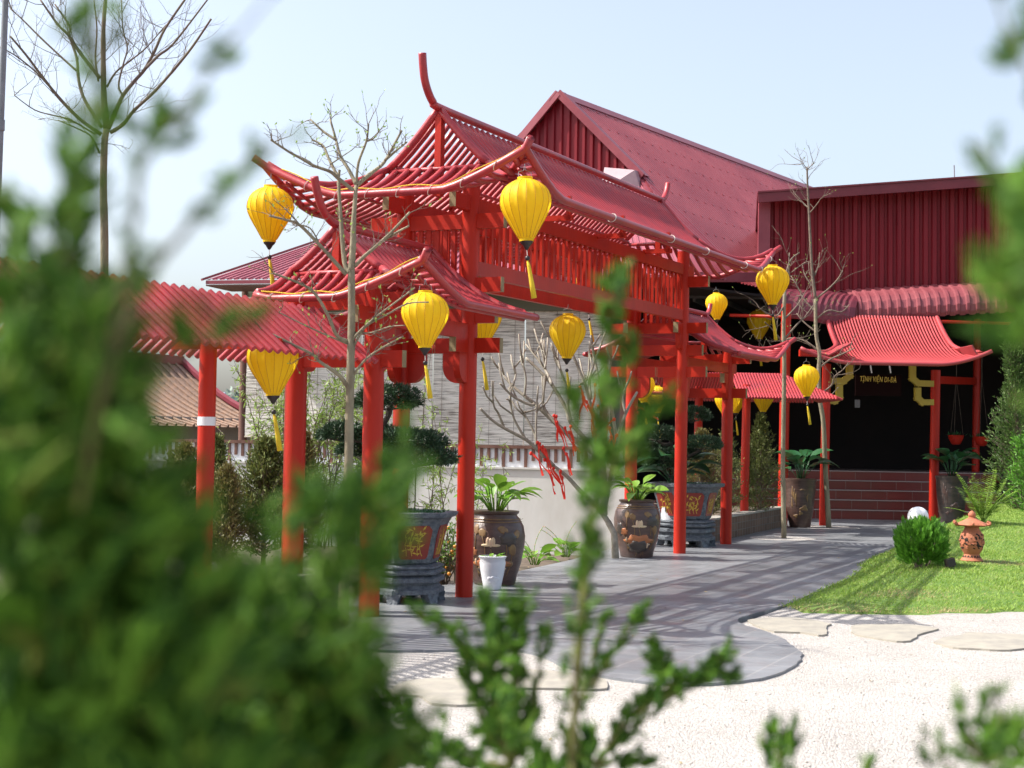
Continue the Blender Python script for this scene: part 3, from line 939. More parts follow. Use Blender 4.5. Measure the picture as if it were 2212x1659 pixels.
# bamboo blinds
bl = [(530, 778), (780, 932), (935, 1130), (1133, 1318)]
def on_face(x, zz, back=0.0):
    d = ray(x, 900)
    nn = inn
    o = wl-inn*(.1+back)
    t = np.dot(o-C0, nn)/np.dot(d, nn)
    p = C0+d*t
    return V(p[0], p[1], zz)
labs = ['leftmost pale bamboo blind beside the brown hall post', 'bamboo blind behind the cloud-pruned bonsai', 'bamboo blind behind the front columns of the gate', 'rightmost and smoothest bamboo blind behind the bare branches']
for i, (xa, xb) in enumerate(bl):
    a = on_face(xa, 0, .004*i); b = on_face(xb, 0, .004*i)
    zb = (1.52, 1.50, 1.42, 1.36)[i]
    c = (a+b)/2
    t_ = thing('bamboo_blind', c+ZUP*zb, labs[i]+' hanging on the hall', 'blind', 'bamboo blinds on the hall')
    mb = MB()
    nx, nz = 10, 16
    vs = []
    for kz in range(nz+1):
        for kx in range(nx+1):
            p = a+(b-a)*kx/nx
            vs.append(V(p[0], p[1], zb+(4.7-zb)*kz/nz)-inn*(.012*math.sin(kz*1.3+i)+.008*math.sin(kx*1.1+i*2)))
    fs = [(r*(nx+1)+c_, r*(nx+1)+c_+1, (r+1)*(nx+1)+c_+1, (r+1)*(nx+1)+c_) for r in range(nz) for c_ in range(nx)]
    mb.add(vs, fs)
    mb.build('slat_sheet', m_blind, t_)
    mb = MB()
    for kx in (1, 3.7, 6.3, 9):
        p = a+(b-a)*kx/nx-inn*.03
        mb.tube([V(p[0], p[1], zb), V(p[0], p[1], 4.7)], .004, 4)
    mb.build('pull_cord', m_twig, t_)
    mb = MB(); mb.tube([a+ZUP*zb-inn*.01, b+ZUP*zb-inn*.01], .022, 8); mb.build('roll_end', m_frang, t_, True)
# dark side of the hall: wall set back, ceiling, gutter
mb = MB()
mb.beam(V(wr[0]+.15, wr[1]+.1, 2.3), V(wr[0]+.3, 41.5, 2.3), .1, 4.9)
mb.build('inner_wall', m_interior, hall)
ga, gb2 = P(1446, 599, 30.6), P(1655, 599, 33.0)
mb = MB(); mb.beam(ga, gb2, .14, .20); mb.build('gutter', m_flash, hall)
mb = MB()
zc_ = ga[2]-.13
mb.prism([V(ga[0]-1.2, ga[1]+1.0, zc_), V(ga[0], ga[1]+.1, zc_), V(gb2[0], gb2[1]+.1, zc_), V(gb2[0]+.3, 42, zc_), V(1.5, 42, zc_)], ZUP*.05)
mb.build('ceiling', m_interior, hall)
mb = MB()
p, q = P(1450, 638, 33), P(1700, 641, 33.2)
mb.beam(p, q, .08, .12)
for xx in (1500, 1560, 1620):
    p = P(xx, 612, 33.0); mb.beam(V(p[0], p[1], zc_-.08), V(p[0]+2.0, p[1]+6, zc_-.08), .06, .1)
mb.build('ceiling_joists', mat('dim_steel', (.06, .065, .07), .5), hall)

# ================================================================== ANNEX WITH CURVED AWNING
annex = thing('annex', V(9, 34, 0), 'dark maroon ribbed annex with a rounded ribbed awning over the pavilion', 'building')
aT0, aT1 = P(1655, 436, 33.2), P(2420, 385, 32.6)
aB0, aB1 = P(1655, 640, 33.2), P(2420, 592, 32.6)
mb = MB()
corr(mb, aT0, aT1, aB1, aB0, 40, .06)
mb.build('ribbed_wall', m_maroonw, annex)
mb = MB()
mb.beam(P(1650, 520, 33.15)+ZUP*-1.05, P(1650, 520, 33.15)+ZUP*.95, .25, .12, up=V(0, 1, 0))
mb.build('corner_flashing', m_flash, annex)
mb = MB()
f0, f1 = P(1637, 428, 32.7), P(2420, 372, 32.1)
mb.beam(f0, f1, .10, .20)
mb.beam(f0+V(0, .05, .12), f1+V(0, .05, .12), .26, .035)
mb.build('roof_fascia', mat('dark_maroon_fascia', (.13, .012, .02), .45, (.17, .02, .03), 2), annex)
mb = MB()
rT = [f0+V(0, .1, .1), f1+V(0, .1, .1), f1+V(1.5, 10, -.3), f0+V(1.5, 10, -.3)]
mb.prism(rT, ZUP*.02)
mb.build('roof_sheet', m_maroon, annex)
q0 = P(2063, 388, 33.5)
mb = MB(); mb.tube([q0-ZUP*.3, P(2061, 357, 33.5)], .012, 6); mb.build('lightning_rod', m_steel, annex)
# awning: quarter-round ribbed sheet
mb = MB()
L0, L1 = P(1842, 640, 31.9), P(2420, 607, 31.4)
d_ = L1-L0
nr = 27
prof = [(1.25, .24), (.62, .15), (.42, .10), (.22, .0), (.07, -.13), (0, -.30), (.01, -.44), (.05, -.52)]
vs = []
cols_ = 0
for i in range(nr):
    for f, hh in ((0, 0), (.52, 0), (.62, .045), (.9, .045)):
        t = (i+f)/nr
        for j, (dy, dz) in enumerate(prof):
            vs.append(L0+d_*t+V(0, dy-hh*.8, dz+hh*.5))
        cols_ += 1
m_ = len(prof)
mb.add(vs, [(i*m_+j, (i+1)*m_+j, (i+1)*m_+j+1, i*m_+j+1) for i in range(cols_-1) for j in range(m_-1)])
mb.build('rounded_awning', mat('awning_sheet', (.20, .040, .05), .5, (.26, .065, .075), 2.0, .1, 20), annex)
mb = MB()
# dark rounded corner piece running back to the hall gutter
c0, c1 = P(1660, 632, 31.0), P(1846, 650, 31.7)
vs = []
cols_ = 0
for t in np.linspace(0, 1, 30):
    b = c0+(c1-c0)*t
    k = .045*(int(t*29) % 2)
    sc = .72+.28*t
    for j, (dy, dz) in enumerate(prof):
        vs.append(b+V(dy*.5, dy-k*.5, (dz*1.15+k*.3)*sc))
    cols_ += 1
mb.add(vs, [(i*m_+j, (i+1)*m_+j, (i+1)*m_+j+1, i*m_+j+1) for i in range(cols_-1) for j in range(m_-1)])
mb.build('awning_corner', mat('dark_awning_sheet', (.13, .022, .035), .45, (.17, .03, .045), 12, .3, 60), annex)
# dark rooms behind the pavilion
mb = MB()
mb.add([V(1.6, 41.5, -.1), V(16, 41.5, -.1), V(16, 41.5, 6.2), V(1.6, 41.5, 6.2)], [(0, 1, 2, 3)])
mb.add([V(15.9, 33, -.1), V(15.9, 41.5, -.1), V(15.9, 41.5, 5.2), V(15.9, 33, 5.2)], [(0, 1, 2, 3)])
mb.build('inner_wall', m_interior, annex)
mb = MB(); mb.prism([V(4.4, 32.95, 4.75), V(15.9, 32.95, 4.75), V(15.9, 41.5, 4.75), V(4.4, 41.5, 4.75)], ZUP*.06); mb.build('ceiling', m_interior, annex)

# ================================================================== PAVILION
pav = thing('pavilion', V(7.3, 31, 0), 'small red pavilion with a curved slat roof over dark red steps', 'pavilion')
pc = []
for x, y, top, r in ((1779, 1135, 3.15, .085), (2016, 1129, 3.15, .095), (2106, 1112, 4.55, .085), (1690, 1134, 4.3, .095)):
    g = G(x, y)
    mb = MB(); mb.tube([g, V(g[0]+.03, g[1], top)], r, 20); pc.append(mb.build('column', m_red, pav, True, ang=50))
# roof: one curved front slope of pipes with hipped ends
yT, yE = 31.6, 29.2
zT, zE = P(1900, 686, yT)[2], P(1930, 783, yE)[2]
xa, xb = P(1786, 690, yT)[0], P(2026, 690, yT)[0]
ea, eb = P(1752, 790, yE)[0]-.1, P(2130, 780, yE)[0]
def pz(s): return zE+(zT-zE)*(.25*(1-s)+.75*(1-s)**2.2)
def plift(x, s):
    k = max(0, (x-(eb-.9))/.9, ((ea+.9)-x)/.9)
    return .22*min(1.2, k)**1.8*s
mb = MB()
nb = 36
for i in range(nb+1):
    x = xa+(xb-xa)*i/nb
    mb.tube([V(x, yT+(yE-yT)*s, pz(s)+plift(x, s)) for s in np.linspace(-.02, 1, 12)], .0225, 7)
for side, xg, xe in ((-1, xa, ea), (1, xb, eb)):
    n = int(abs(xe-xg)/.066)
    for i in range(1, n+1):
        k = i/n
        x = xg+(xe-xg)*k
        s0 = .45+.55*k
        if s0 > .95: continue
        mb.tube([V(x, yT+(yE-yT)*s, pz(s)+plift(x, s)) for s in np.linspace(s0, 1, 6)], .0225, 7)
mb.build('front_slope', m_pipeb, pav, True, ang=60)
for side, xg, xe in ((-1, xa, ea), (1, xb, eb)):
    mb = MB()
    for i in range(26):
        s1 = .45+.55*i/25
        y = yT+(yE-yT)*s1
        x1 = xg+(xe-xg)*((s1-.45)/.55)
        mb.tube([V(xg, y, pz(.45)), V(xg+(x1-xg)*.5, y, pz(.45+(s1-.45)*.5)), V(x1+side*.02, y, pz(s1)+plift(x1, s1))], .026, 6)
    mb.tube([V(xg+(xe-xg)*max(0, (s-.45)/.55), yT+(yE-yT)*s, pz(s)+plift(xg+(xe-xg)*max(0, (s-.45)/.55), s)+.03) for s in np.linspace(0, 1.03, 16)], .05, 8)
    mb.build('hip_slope', m_pipeb, pav, True, ang=60)
mb = MB()
mb.tube([V(x, yE-.01, zE+plift(x, 1)-.02) for x in np.linspace(ea-.1, eb+.12, 40)], .042, 8)
mb.tube([V(x, yE+.9, pz(.63)-.06) for x in np.linspace(xa, xb, 4)], .03, 6)
mb.build('eave_pole', m_pipeb, pav, True)
mb = MB(); mb.tube([V(xa-2.0, yT, zT-.0), V(xb+2.0, yT, zT-.08)], .035, 8); mb.build('ridge_pole', m_red, pav, True)
c1p, c2p = G(1779, 1135), G(2016, 1129)
mb = MB(); mb.beam(V(c1p[0]-.3, 30.9, 3.42), V(c2p[0]+.3, 31.3, 3.42), .1, .14); mb.build('eave_beam', m_red, pav)
c3p = G(2106, 1112)
z_ = P(2060, 936/1.0-0, 34)[2]
mb = MB(); mb.beam(V(c2p[0], c2p[1], 2.95), V(c3p[0], c3p[1], 3.1), .08, .16); mb.build('side_beam', m_red, pav)
# yellow stepped brackets either side of the doorway
def bracket(pts, Z, mirror=False):
    mb = MB()
    q = [P(x, y, Z) for x, y in pts]
    for a, b in zip(q[:-1], q[1:]):
        d = nrm(b-a)
        mb.beam(a-d*.055, b+d*.055, .12+rj.uniform(-.004, .004), .13, up=V(0, 1, 0))
    return mb.build('stepped_bracket', m_bracket, pav)
bracket([(1835, 790), (1835, 812), (1822, 823), (1790, 823)], 30.0)
bracket([(1813, 836), (1813, 858), (1803, 866), (1790, 866)], 30.0)
bracket([(1971, 790), (1971, 818), (1983, 828), (2010, 829)], 31.0)
bracket([(1982, 843), (1982, 860), (1992, 869), (2010, 869)], 31.0)
# steps
for i in range(5):
    y0 = 32.4+.30*i
    mb = MB()
    zt = .20*(i+1)
    mb.box(V(7.55, y0+1.5, zt-.1), (V(1, 0, 0), V(0, 1, 0), ZUP), (5.9 if i < 4 else 8, 3.0-.3*i*0, .196))
    s_ = mb.build('step', m_steps, pav)
    mb = MB(); mb.box(V(7.55, y0-.006, zt-.006), (V(1, 0, 0), V(0, 1, 0), ZUP), (5.9 if i < 4 else 8, .02, .018)); mb.build('step_nosing', mat('step_edge', (.34, .26, .24), .5) if i == 0 else bpy.data.materials['step_edge'], s_)
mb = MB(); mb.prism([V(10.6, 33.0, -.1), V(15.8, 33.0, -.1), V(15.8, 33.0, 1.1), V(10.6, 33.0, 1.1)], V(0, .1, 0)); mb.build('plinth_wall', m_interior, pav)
# hanging name board
sg_ = thing('name_board', P(1896, 822, 30.6), 'dark red hanging board with golden Vietnamese lettering above the pavilion steps', 'sign')
b0 = P(1898, 828, 30.6)
mb = MB(); mb.box(b0+V(0, .035, -.04), (V(1, 0, 0), V(0, 1, 0), ZUP), (.92, .04, .42)); mb.build('board', m_board, sg_)
fc = bpy.data.curves.new('lettering', 'FONT')
fc.body = 'TỊNH VIỆN DI-ĐÀ'
fc.size = .155; fc.extrude = .006; fc.align_x = 'CENTER'; fc.align_y = 'CENTER'; fc.shear = .12; fc.space_character = 1.08
to = bpy.data.objects.new('lettering_curve', fc)
COL.objects.link(to)
bpy.context.view_layer.update()
tm = bpy.data.meshes.new_from_object(to.evaluated_get(bpy.context.evaluated_depsgraph_get()))
bpy.data.objects.remove(to)
bpy.data.curves.remove(fc)
tm.name = 'lettering'; tm.materials.clear(); tm.materials.append(mat('bright_gold_lettering', (.80, .58, .10), .35, (.7, .5, .08), 8))
lt = bpy.data.objects.new('lettering', tm); COL.objects.link(lt)
lt.parent = sg_
xs_ = [v.co.x for v in tm.vertices]
k_ = (P(1936, 822, 30.6)[0]-P(1858, 822, 30.6)[0])/(max(xs_)-min(xs_))
lt.scale = (k_, k_*1.75, 1)
lt.rotation_euler = (rad(90), rad(1.2), 0)
lt.location = (P(1897, 820, 30.6)-ORG[sg_.name]+V(0, .006, 0)).tolist()
for x in (1882, 1923):
    mb = MB()
    a = P(x, 788, 30.55)
    mb.tube([P(x-2, 786, 30.55), P(x+1, 806, 30.55)], .014, 5); mb.tube([P(x-2, 786, 30.55), P(x-1, 800, 30.55)], .012, 5)
    mb.build('hanging_cord', m_white, sg_)
# small switch plate on the dark wall
mb = MB(); mb.box(P(1852, 872, 33.3), (V(1, 0, 0), V(0, 1, 0), ZUP), (.11, .02, .17))
tag(mb.build('notice', mat('dim_paper', (.16, .16, .16), .7), org=P(1852, 880, 33.3)), 'small pale notice in the dark doorway of the pavilion', 'notice')
# brick planter wall beside the path
pb = thing('brick_planter', G(1590, 1155), 'low old brick planter wall between the gate and the pavilion', 'planter')
a, b = G(1518, 1173), G(1683, 1137)
mb = MB(); mb.beam(a+ZUP*.17, b+ZUP*.17, .2, .36)
w1 = mb.build('brick_wall', m_brick, pb)
mb = MB(); mb.beam(a+ZUP*.365, b+ZUP*.365, .24, .03); mb.build('coping', m_edge, pb)
mb = MB(); mb.prism([a+V(0, .1, .0), b+V(0, .1, 0), b+V(-.3, 2.6, 0), a+V(-1.2, 3.2, 0)], ZUP*.28); mb.build('soil_fill', m_soil, pb)

# ================================================================== LANTERNS
def lantern_proto(loc):
    t = thing('lantern', loc, '-', 'lantern', 'yellow silk lanterns')
    o = V(*loc)                                     # origin: middle of the top collar; unit diameter 1, body 1.22 tall
    prof = [(.0, .14), (.035, .145), (.05, .19), (.09, .29), (.15, .385), (.22, .45), (.30, .487), (.39, .50), (.48, .478), (.58, .425), (.68, .355), (.78, .28), (.88, .21), (.95, .16), (.965, .135), (1.0, .132)]
    H = 1.2
    R = 18
    mb = MB()
    n = R*4
    def fr(q, tt):
        ph = (q*R/(2*math.pi)) % 1
        k = min(1, max(0, (tt-.08)*8))*min(1, max(0, (.95-tt)*8))
        return 1-.045*k*math.sin(math.pi*ph)
    mb.lathe([(r, -z*H) for z, r in prof], o, n, 0, fr, caps=False)
    sh = mb.build('silk_shade', m_yellow, t, True)
    mb = MB()
    for i in range(R):
        q = 2*math.pi*i/R
        mb.tube([o+V(math.cos(q)*(r+.001), math.sin(q)*(r+.001), -z*H) for z, r in prof[2:-2]], .0045, 4)
    mb.build('rib', m_rib, sh)
    mb = MB()
    mb.lathe([(.142, .0), (.148, .0), (.148, -.035), (.142, -.035)], o, 24, caps=False)
    mb.lathe([(.136, -H*.955), (.140, -H*.955), (.140, -H), (.134, -H)], o, 24, caps=False)
    mb.build('collar', m_yellow, t, True, ang=40)
    mb = MB()
    mb.lathe([(.125, -H-.0), (.12, -H-.03), (.075, -H-.075), (.06, -H-.10), (.03, -H-.15), (.004, -H-.165)], o, 20)
    mb.build('bottom_cap', m_black, t, True, ang=50)
    mb = MB(); mb.tube([o+V(0, 0, -H-.16), o+V(.01, 0, -H-.27)], .008, 5); mb.build('tassel_string', m_cord, t)
    mb = MB(); mb.ball(o+V(.01, 0, -H-.315), .05, 10, 7); mb.build('bead', m_black, t, True)
    mb = MB()
    p0 = o+V(.012, 0, -H-.36)
    mb.tube([p0, p0+V(.02, 0, -.1), p0+V(.07, 0, -.42), p0+V(.11, .01, -.70)], [.022, .034, .046, .056], 9)
    mb.build('tassel', m_tassel, t, True)
    mb = MB()
    for s in (-1, 1):
        mb.tube([o+V(s*.13, 0, 0), o+V(s*.12, 0, .10), o+V(s*.02, 0, .13), o+V(0, 0, .25)], .006, 4)
    mb.build('wire_hanger', m_wire, t)
    return t
LSPEC = [
 # x, y of the top collar, distance, diameter in the picture, label
 (585, 400, 15.2, 104, 'yellow lantern hanging from the upturned left tip of the high gate roof'),
 (1134, 383, 14.1, 114, 'largest yellow lantern, below the upturned front tip of the high gate roof'),
 (919, 628, 12.8, 103, 'yellow lantern below the front tip of the low left roof, beside the bare tree'),
 (588, 720, 12.6, 112, 'yellow lantern half hidden under the slats of the left walkway roof'),
 (1042, 640, 17.2, 88, 'yellow lantern half hidden behind the front gate column and its cross beam'),
 (1227, 677, 19.0, 81, 'yellow lantern in the middle of the gate opening above the bare branches'),
 (1270, 588, 24.0, 66, 'yellow lantern seen through the upright slats of the gate'),
 (1669, 572, 22.6, 74, 'yellow lantern below the far right tip of the high gate roof'),
 (1547, 632, 29.5, 48, 'dim yellow lantern in shade under the maroon hall gutter'),
 (1742, 788, 24.7, 56, 'yellow lantern below the far tip of the low right roof, between two slim bare trees'),
 (1389, 806, 26.0, 52, 'yellow lantern just right of the back right gate column, cut by its beam'),
 (1418, 833, 27.2, 50, 'yellow lantern seen through the bars of the far walkway roof'),
 (1571, 838, 25.5, 54, 'yellow lantern behind the end column of the low right roof'),
 (1591, 838, 28.0, 44, 'smaller yellow lantern close behind the first walkway column'),
 (1650, 832, 27.9, 48, 'yellow lantern half hidden under the eave of the far walkway roof'),
 (1640, 668, 34.0, 54, 'dark unlit lantern deep in the shade behind the tall column'),
]
lp = None
for i, (x, y, Z, wd, lab) in enumerate(LSPEC):
    p = P(x, y, Z)
    if lp is None:
        lp = lantern_proto(p); o = lp
    else:
        o = copy_tree(lp)
        o.location = p.tolist()
    s = wd*Z/FPX
    o.scale = (s*rj.uniform(.97, 1.02), s*rj.uniform(.97, 1.02), s*rj.uniform(.97, 1.03))
    o['label'] = lab
    o.rotation_euler = (rj.uniform(-.05, .05), rj.uniform(-.06, .03), rj.uniform(-.5, .5))

# ================================================================== BARE TREES
def wob(pts, Z, dz=0.0, rng=None, amp=0.0):
    n = len(pts)
    return [P(x+(rng.gauss(0, amp) if rng else 0), y, Z+dz*i/max(1, n-1)) for i, (x, y) in enumerate(pts)]
def smooth3(pts, n=3):
    return [V(*p) for p in smooth_poly([tuple(p) for p in pts], n)]
def twigs(mb, rng, p, d, L, r, depth, buds=None, up=.25, kink=.35):
    pts = [p]
    q = p; dd = nrm(d)
    n = 4
    for i in range(n):
        dd = nrm(dd+V(rng.gauss(0, kink*.5), rng.gauss(0, kink*.5), rng.gauss(0, kink*.5)+up*.2))
        q = q+dd*L/n
        pts.append(q)
    mb.tube(pts, [r*(1-.6*i/n) for i in range(n+1)], 5 if r < .006 else 6, False)
    if depth > 0:
        for i in range(1, n+1):
            if rng.random() < .75:
                e = nrm(dd+V(rng.gauss(0, .75), rng.gauss(0, .75), rng.gauss(0, .6)+up))
                twigs(mb, rng, pts[i], e, L*rng.uniform(.4, .7), r*.55, depth-1, buds, up, kink)
    elif buds is not None and rng.random() < .5:
        buds.append((q, dd))
def bare_tree(name, lab, Z, trunk, limbs, rt, mt_trunk, mt_limb, seed, tw=6, tl=.35, base=True, depth=1, budm=None, rl=.6, tr=.0045, twup=.25):
    rng = random.Random(seed)
    tp = [P(x, y, Z) for x, y in trunk]
    if base:
        b = V(tp[0][0]-(.02), tp[0][1], -.1); tp = [b]+tp
    t = thing(name, V(tp[0][0], tp[0][1], 0), lab, 'tree', 'bare young trees')
    tp = smooth3(tp, 4)
    mb = MB()
    n = len(tp)
    mb.tube(tp, [rt*(1.12-.45*i/n)*(1+.04*rng.uniform(-1, 1)) for i in range(n)], 14)
    tk = mb.build('trunk', mt_trunk, t, True)
    mb = MB(); tb = MB(); buds = []
    for l in limbs:
        pts, r0, dz = l[0], l[1], l[2]
        q = smooth3([P(x, y, Z+dz*i/max(1, len(pts)-1)) for i, (x, y) in enumerate(pts)], 4)
        n = len(q)
        mb.tube(q, [r0*(1-.55*i/n)*(1+.06*rng.uniform(-1, 1)) for i in range(n)], 8)
        for k in range(int(tw*len(pts)/3)):
            i = rng.randint(max(1, int(n*.2)), n-1)
            d = nrm(q[i]-q[i-1])
            e = nrm(d*.7+V(rng.gauss(0, .7), rng.gauss(0, .7), rng.gauss(0, .5)+twup))
            twigs(tb, rng, q[i], e, tl*rng.uniform(.5, 1.1), tr, depth, buds, twup)
    mb.build('limb', mt_limb, t, True)
    if tb.n: tb.build('twig', m_twig if mt_limb is not m_twigr else m_twigr, t, True)
    if budm is not None and buds:
        mb = MB()
        for q, d in buds:
            for k in range(2): mb.leaf(q, nrm(d+V(rng.gauss(0, .5), rng.gauss(0, .5), .3)), V(rng.gauss(0, 1), rng.gauss(0, 1), 1), rng.uniform(.02, .04), .014)
        tag(mb.build('leaf_bud', budm, t), kind='stuff')
    return t
a1 = lambda pts: cr(500, 100, pts)
a4 = lambda pts: cr(350, 600, pts)
a8 = lambda pts: cr(0, 0, pts)
a3 = lambda pts: cr(1760, 400, pts)
a6 = lambda pts: cr(1760, 900, pts)
bare_tree('bare_tree', 'bare pale-barked tree in front of the low left gate roof', 12.35,
  [(742, 1345), (744, 1150)]+a4([(1440, 1600), (1448, 1200), (1455, 900), (1462, 600), (1462, 250)])+a1([(1045, 1600)]),
  [(a1([(1040, 1610), (1000, 1540), (975, 1250), (958, 980), (965, 900)]), .022, .1),
   (a1([(1045, 1610), (1058, 1400), (1062, 1250), (1080, 1000)]), .030, 0),
   (a1([(1080, 1000), (1030, 900), (970, 800), (940, 690), (900, 550)]), .017, .2),
   (a1([(940, 690), (850, 630), (765, 550)]), .013, .1),
   (a1([(1080, 1000), (1095, 850), (1150, 700), (1165, 580)]), .013, -.1),
   (a1([(1150, 700), (1200, 680), (1240, 625)]), .008, -.1),
   (a1([(1090, 1000), (1170, 930), (1260, 860), (1310, 780), (1395, 625)]), .019, .1),
   (a1([(1280, 830), (1350, 770), (1430, 705)]), .013, -.2),
   (a1([(1060, 1040), (960, 960), (900, 910), (790, 870), (700, 820), (610, 770), (490, 690)]), .017, -.2),
   (a1([(960, 960), (890, 820), (850, 730), (775, 690)]), .014, .2),
   (a1([(900, 860), (960, 820), (1050, 760)]), .007, .2),
   (a1([(1010, 1620), (920, 1520), (830, 1420), (690, 1280), (600, 1245), (480, 1215)]), .018, -.2),
   (a1([(830, 1420), (760, 1300), (640, 1270)]), .007, -.2),
   (a1([(700, 1290), (640, 1220), (580, 1160)]), .007, -.3),
   (a1([(1075, 1560), (1130, 1500), (1200, 1440), (1320, 1330), (1450, 1190)]), .018, -.2),
   (a1([(1260, 1390), (1340, 1340), (1445, 1285)]), .013, -.3),
   (a4([(1440, 700), (1360, 660), (1300, 520), (1200, 360), (1080, 290), (920, 230)]), .017, -.3),
   (a4([(1460, 700), (1530, 620), (1620, 540), (1700, 480), (1900, 330)]), .012, -.25),
   (a4([(1475, 740), (1560, 600), (1700, 520), (1850, 440), (1995, 430)]), .010, -.3),
   (a4([(1430, 1010), (1390, 950), (1330, 900), (1240, 840), (1190, 790), (1050, 720), (830, 610)]), .018, -.35),
   (a4([(1480, 930), (1520, 870), (1590, 800), (1700, 730), (1820, 665)]), .012, -.2),
   (a4([(1440, 720), (1250, 640), (1100, 570), (960, 500)]), .009, -.3),
   (a4([(1480, 640), (1600, 640), (1720, 600), (1830, 590)]), .008, -.3)],
  .040, m_bark, m_bark, 5, tw=4.0, tl=.20, depth=1, budm=m_willow, tr=.0042)
bare_tree('bare_tree', 'tall bare tree rising against the sky at the upper left', 16.0,
  [(226, 1250), (225, 800)]+a8([(722, 1659), (715, 1300), (722, 1000), (738, 890)]),
  [(a8([(738, 890), (720, 700), (715, 500), (715, 200), (735, -60)]), .038, 0),
   (a8([(750, 890), (800, 770), (850, 660), (930, 560), (1000, 480), (1070, 350), (1140, 200), (1290, -20)]), .026, .3),
   (a8([(1000, 480), (1100, 380), (1200, 300), (1440, -10)]), .018, .3),
   (a8([(765, 915), (850, 860), (930, 760), (1080, 620), (1270, 400), (1360, 280), (1460, 130)]), .022, -.3),
   (a8([(850, 660), (820, 590), (850, 450), (880, 330), (850, 200), (840, 0)]), .012, .2),
   (a8([(700, 930), (560, 830), (420, 690), (300, 540), (180, 380), (70, 250)]), .022, -.2),
   (a8([(705, 880), (590, 700), (545, 560), (530, 400), (480, 250), (480, 180), (380, 30)]), .020, .3),
   (a8([(690, 540), (550, 360), (470, 240), (400, 170), (280, 0)]), .022, 0),
   (a8([(660, 930), (490, 830), (380, 800), (240, 760), (100, 660)]), .010, -.3),
   (a8([(530, 490), (430, 400), (280, 260), (150, 130), (70, 60)]), .013, .2),
   (a8([(420, 690), (250, 500), (100, 380), (0, 330)]), .010, -.3),
   (a8([(690, 1060), (650, 980), (600, 920), (400, 830)]), .012, -.2),
   (a8([(740, 600), (800, 500), (900, 420), (1010, 330), (1150, 170)]), .012, .3),
   (a8([(680, 560), (660, 400), (670, 200), (650, 0)]), .012, .2)],
  .046, m_bark, m_twigr, 9, tw=3.6, tl=.50, depth=2, tr=.0045, twup=.3)
bare_tree('bare_tree', 'slim bare tree on the path left of the far walkway roof hip', 25.5,
  a6([(552, 1238), (548, 900), (545, 700), (555, 50)])+a3([(550, 1200), (558, 900)]),
  [(a3([(558, 900), (570, 780), (600, 690), (660, 640)]), .02, .2), (a3([(556, 1000), (500, 1080), (420, 1050), (380, 1020)]), .016, -.2),
   (a3([(555, 1240), (640, 1140), (700, 1080), (760, 1000)]), .018, .2), (a3([(552, 1280), (480, 1180), (420, 1120)]), .014, -.3),
   (a3([(556, 1100), (640, 1010), (690, 930)]), .015, .3), (a3([(558, 920), (580, 820), (590, 640)]), .018, 0), (a3([(553, 1330), (480, 1340), (410, 1310)]), .012, -.2),
   (a3([(556, 1250), (650, 1230), (740, 1290)]), .012, -.2), (a3([(600, 780), (680, 720), (720, 700)]), .010, -.2)],
  .042, m_bark, m_twig, 21, tw=3.2, tl=.45, depth=1, budm=m_willow, tr=.006)
bare_tree('bare_tree', 'taller slim bare tree standing between the far lantern and the pavilion', 28.9,
  a6([(862, 1158), (848, 900), (836, 700), (825, 430), (800, 270)])+a3([(792, 1480), (798, 1340), (775, 1200), (770, 950)]),
  [(a3([(770, 960), (750, 800), (740, 650), (725, 350), (716, 180), (712, 50)]), .034, 0),
   (a3([(712, 60), (695, 40), (678, 10)]), .010, 0), (a3([(712, 70), (740, 40), (770, 15)]), .010, 0),
   (a3([(720, 330), (680, 290), (630, 235)]), .014, .2), (a3([(727, 370), (770, 320), (805, 270)]), .014, -.2),
   (a3([(765, 800), (790, 730), (800, 640)]), .014, .2), (a3([(770, 960), (850, 900), (920, 830), (960, 765)]), .02, -.2),
   (a3([(775, 1100), (860, 1040), (950, 1050), (1005, 1000)]), .018, -.2), (a3([(795, 1440), (870, 1380), (960, 1340), (1040, 1300)]), .02, -.3),
   (a3([(790, 1320), (700, 1250), (600, 1230), (560, 1250)]), .018, .2), (a3([(775, 1190), (690, 1120), (640, 1060)]), .018, .2),
   (a3([(772, 1050), (690, 960), (650, 880), (600, 800)]), .018, .3), (a3([(796, 1620), (880, 1560), (900, 1500), (960, 1450), (1000, 1400)]), .018, -.3),
   (a3([(770, 900), (700, 800), (680, 720)]), .014, .2), (a3([(800, 1650), (860, 1640), (930, 1570)]), .014, -.2)],
  .047, m_bark, m_twig, 33, tw=3.4, tl=.45, depth=1, budm=m_willow, tr=.0065)

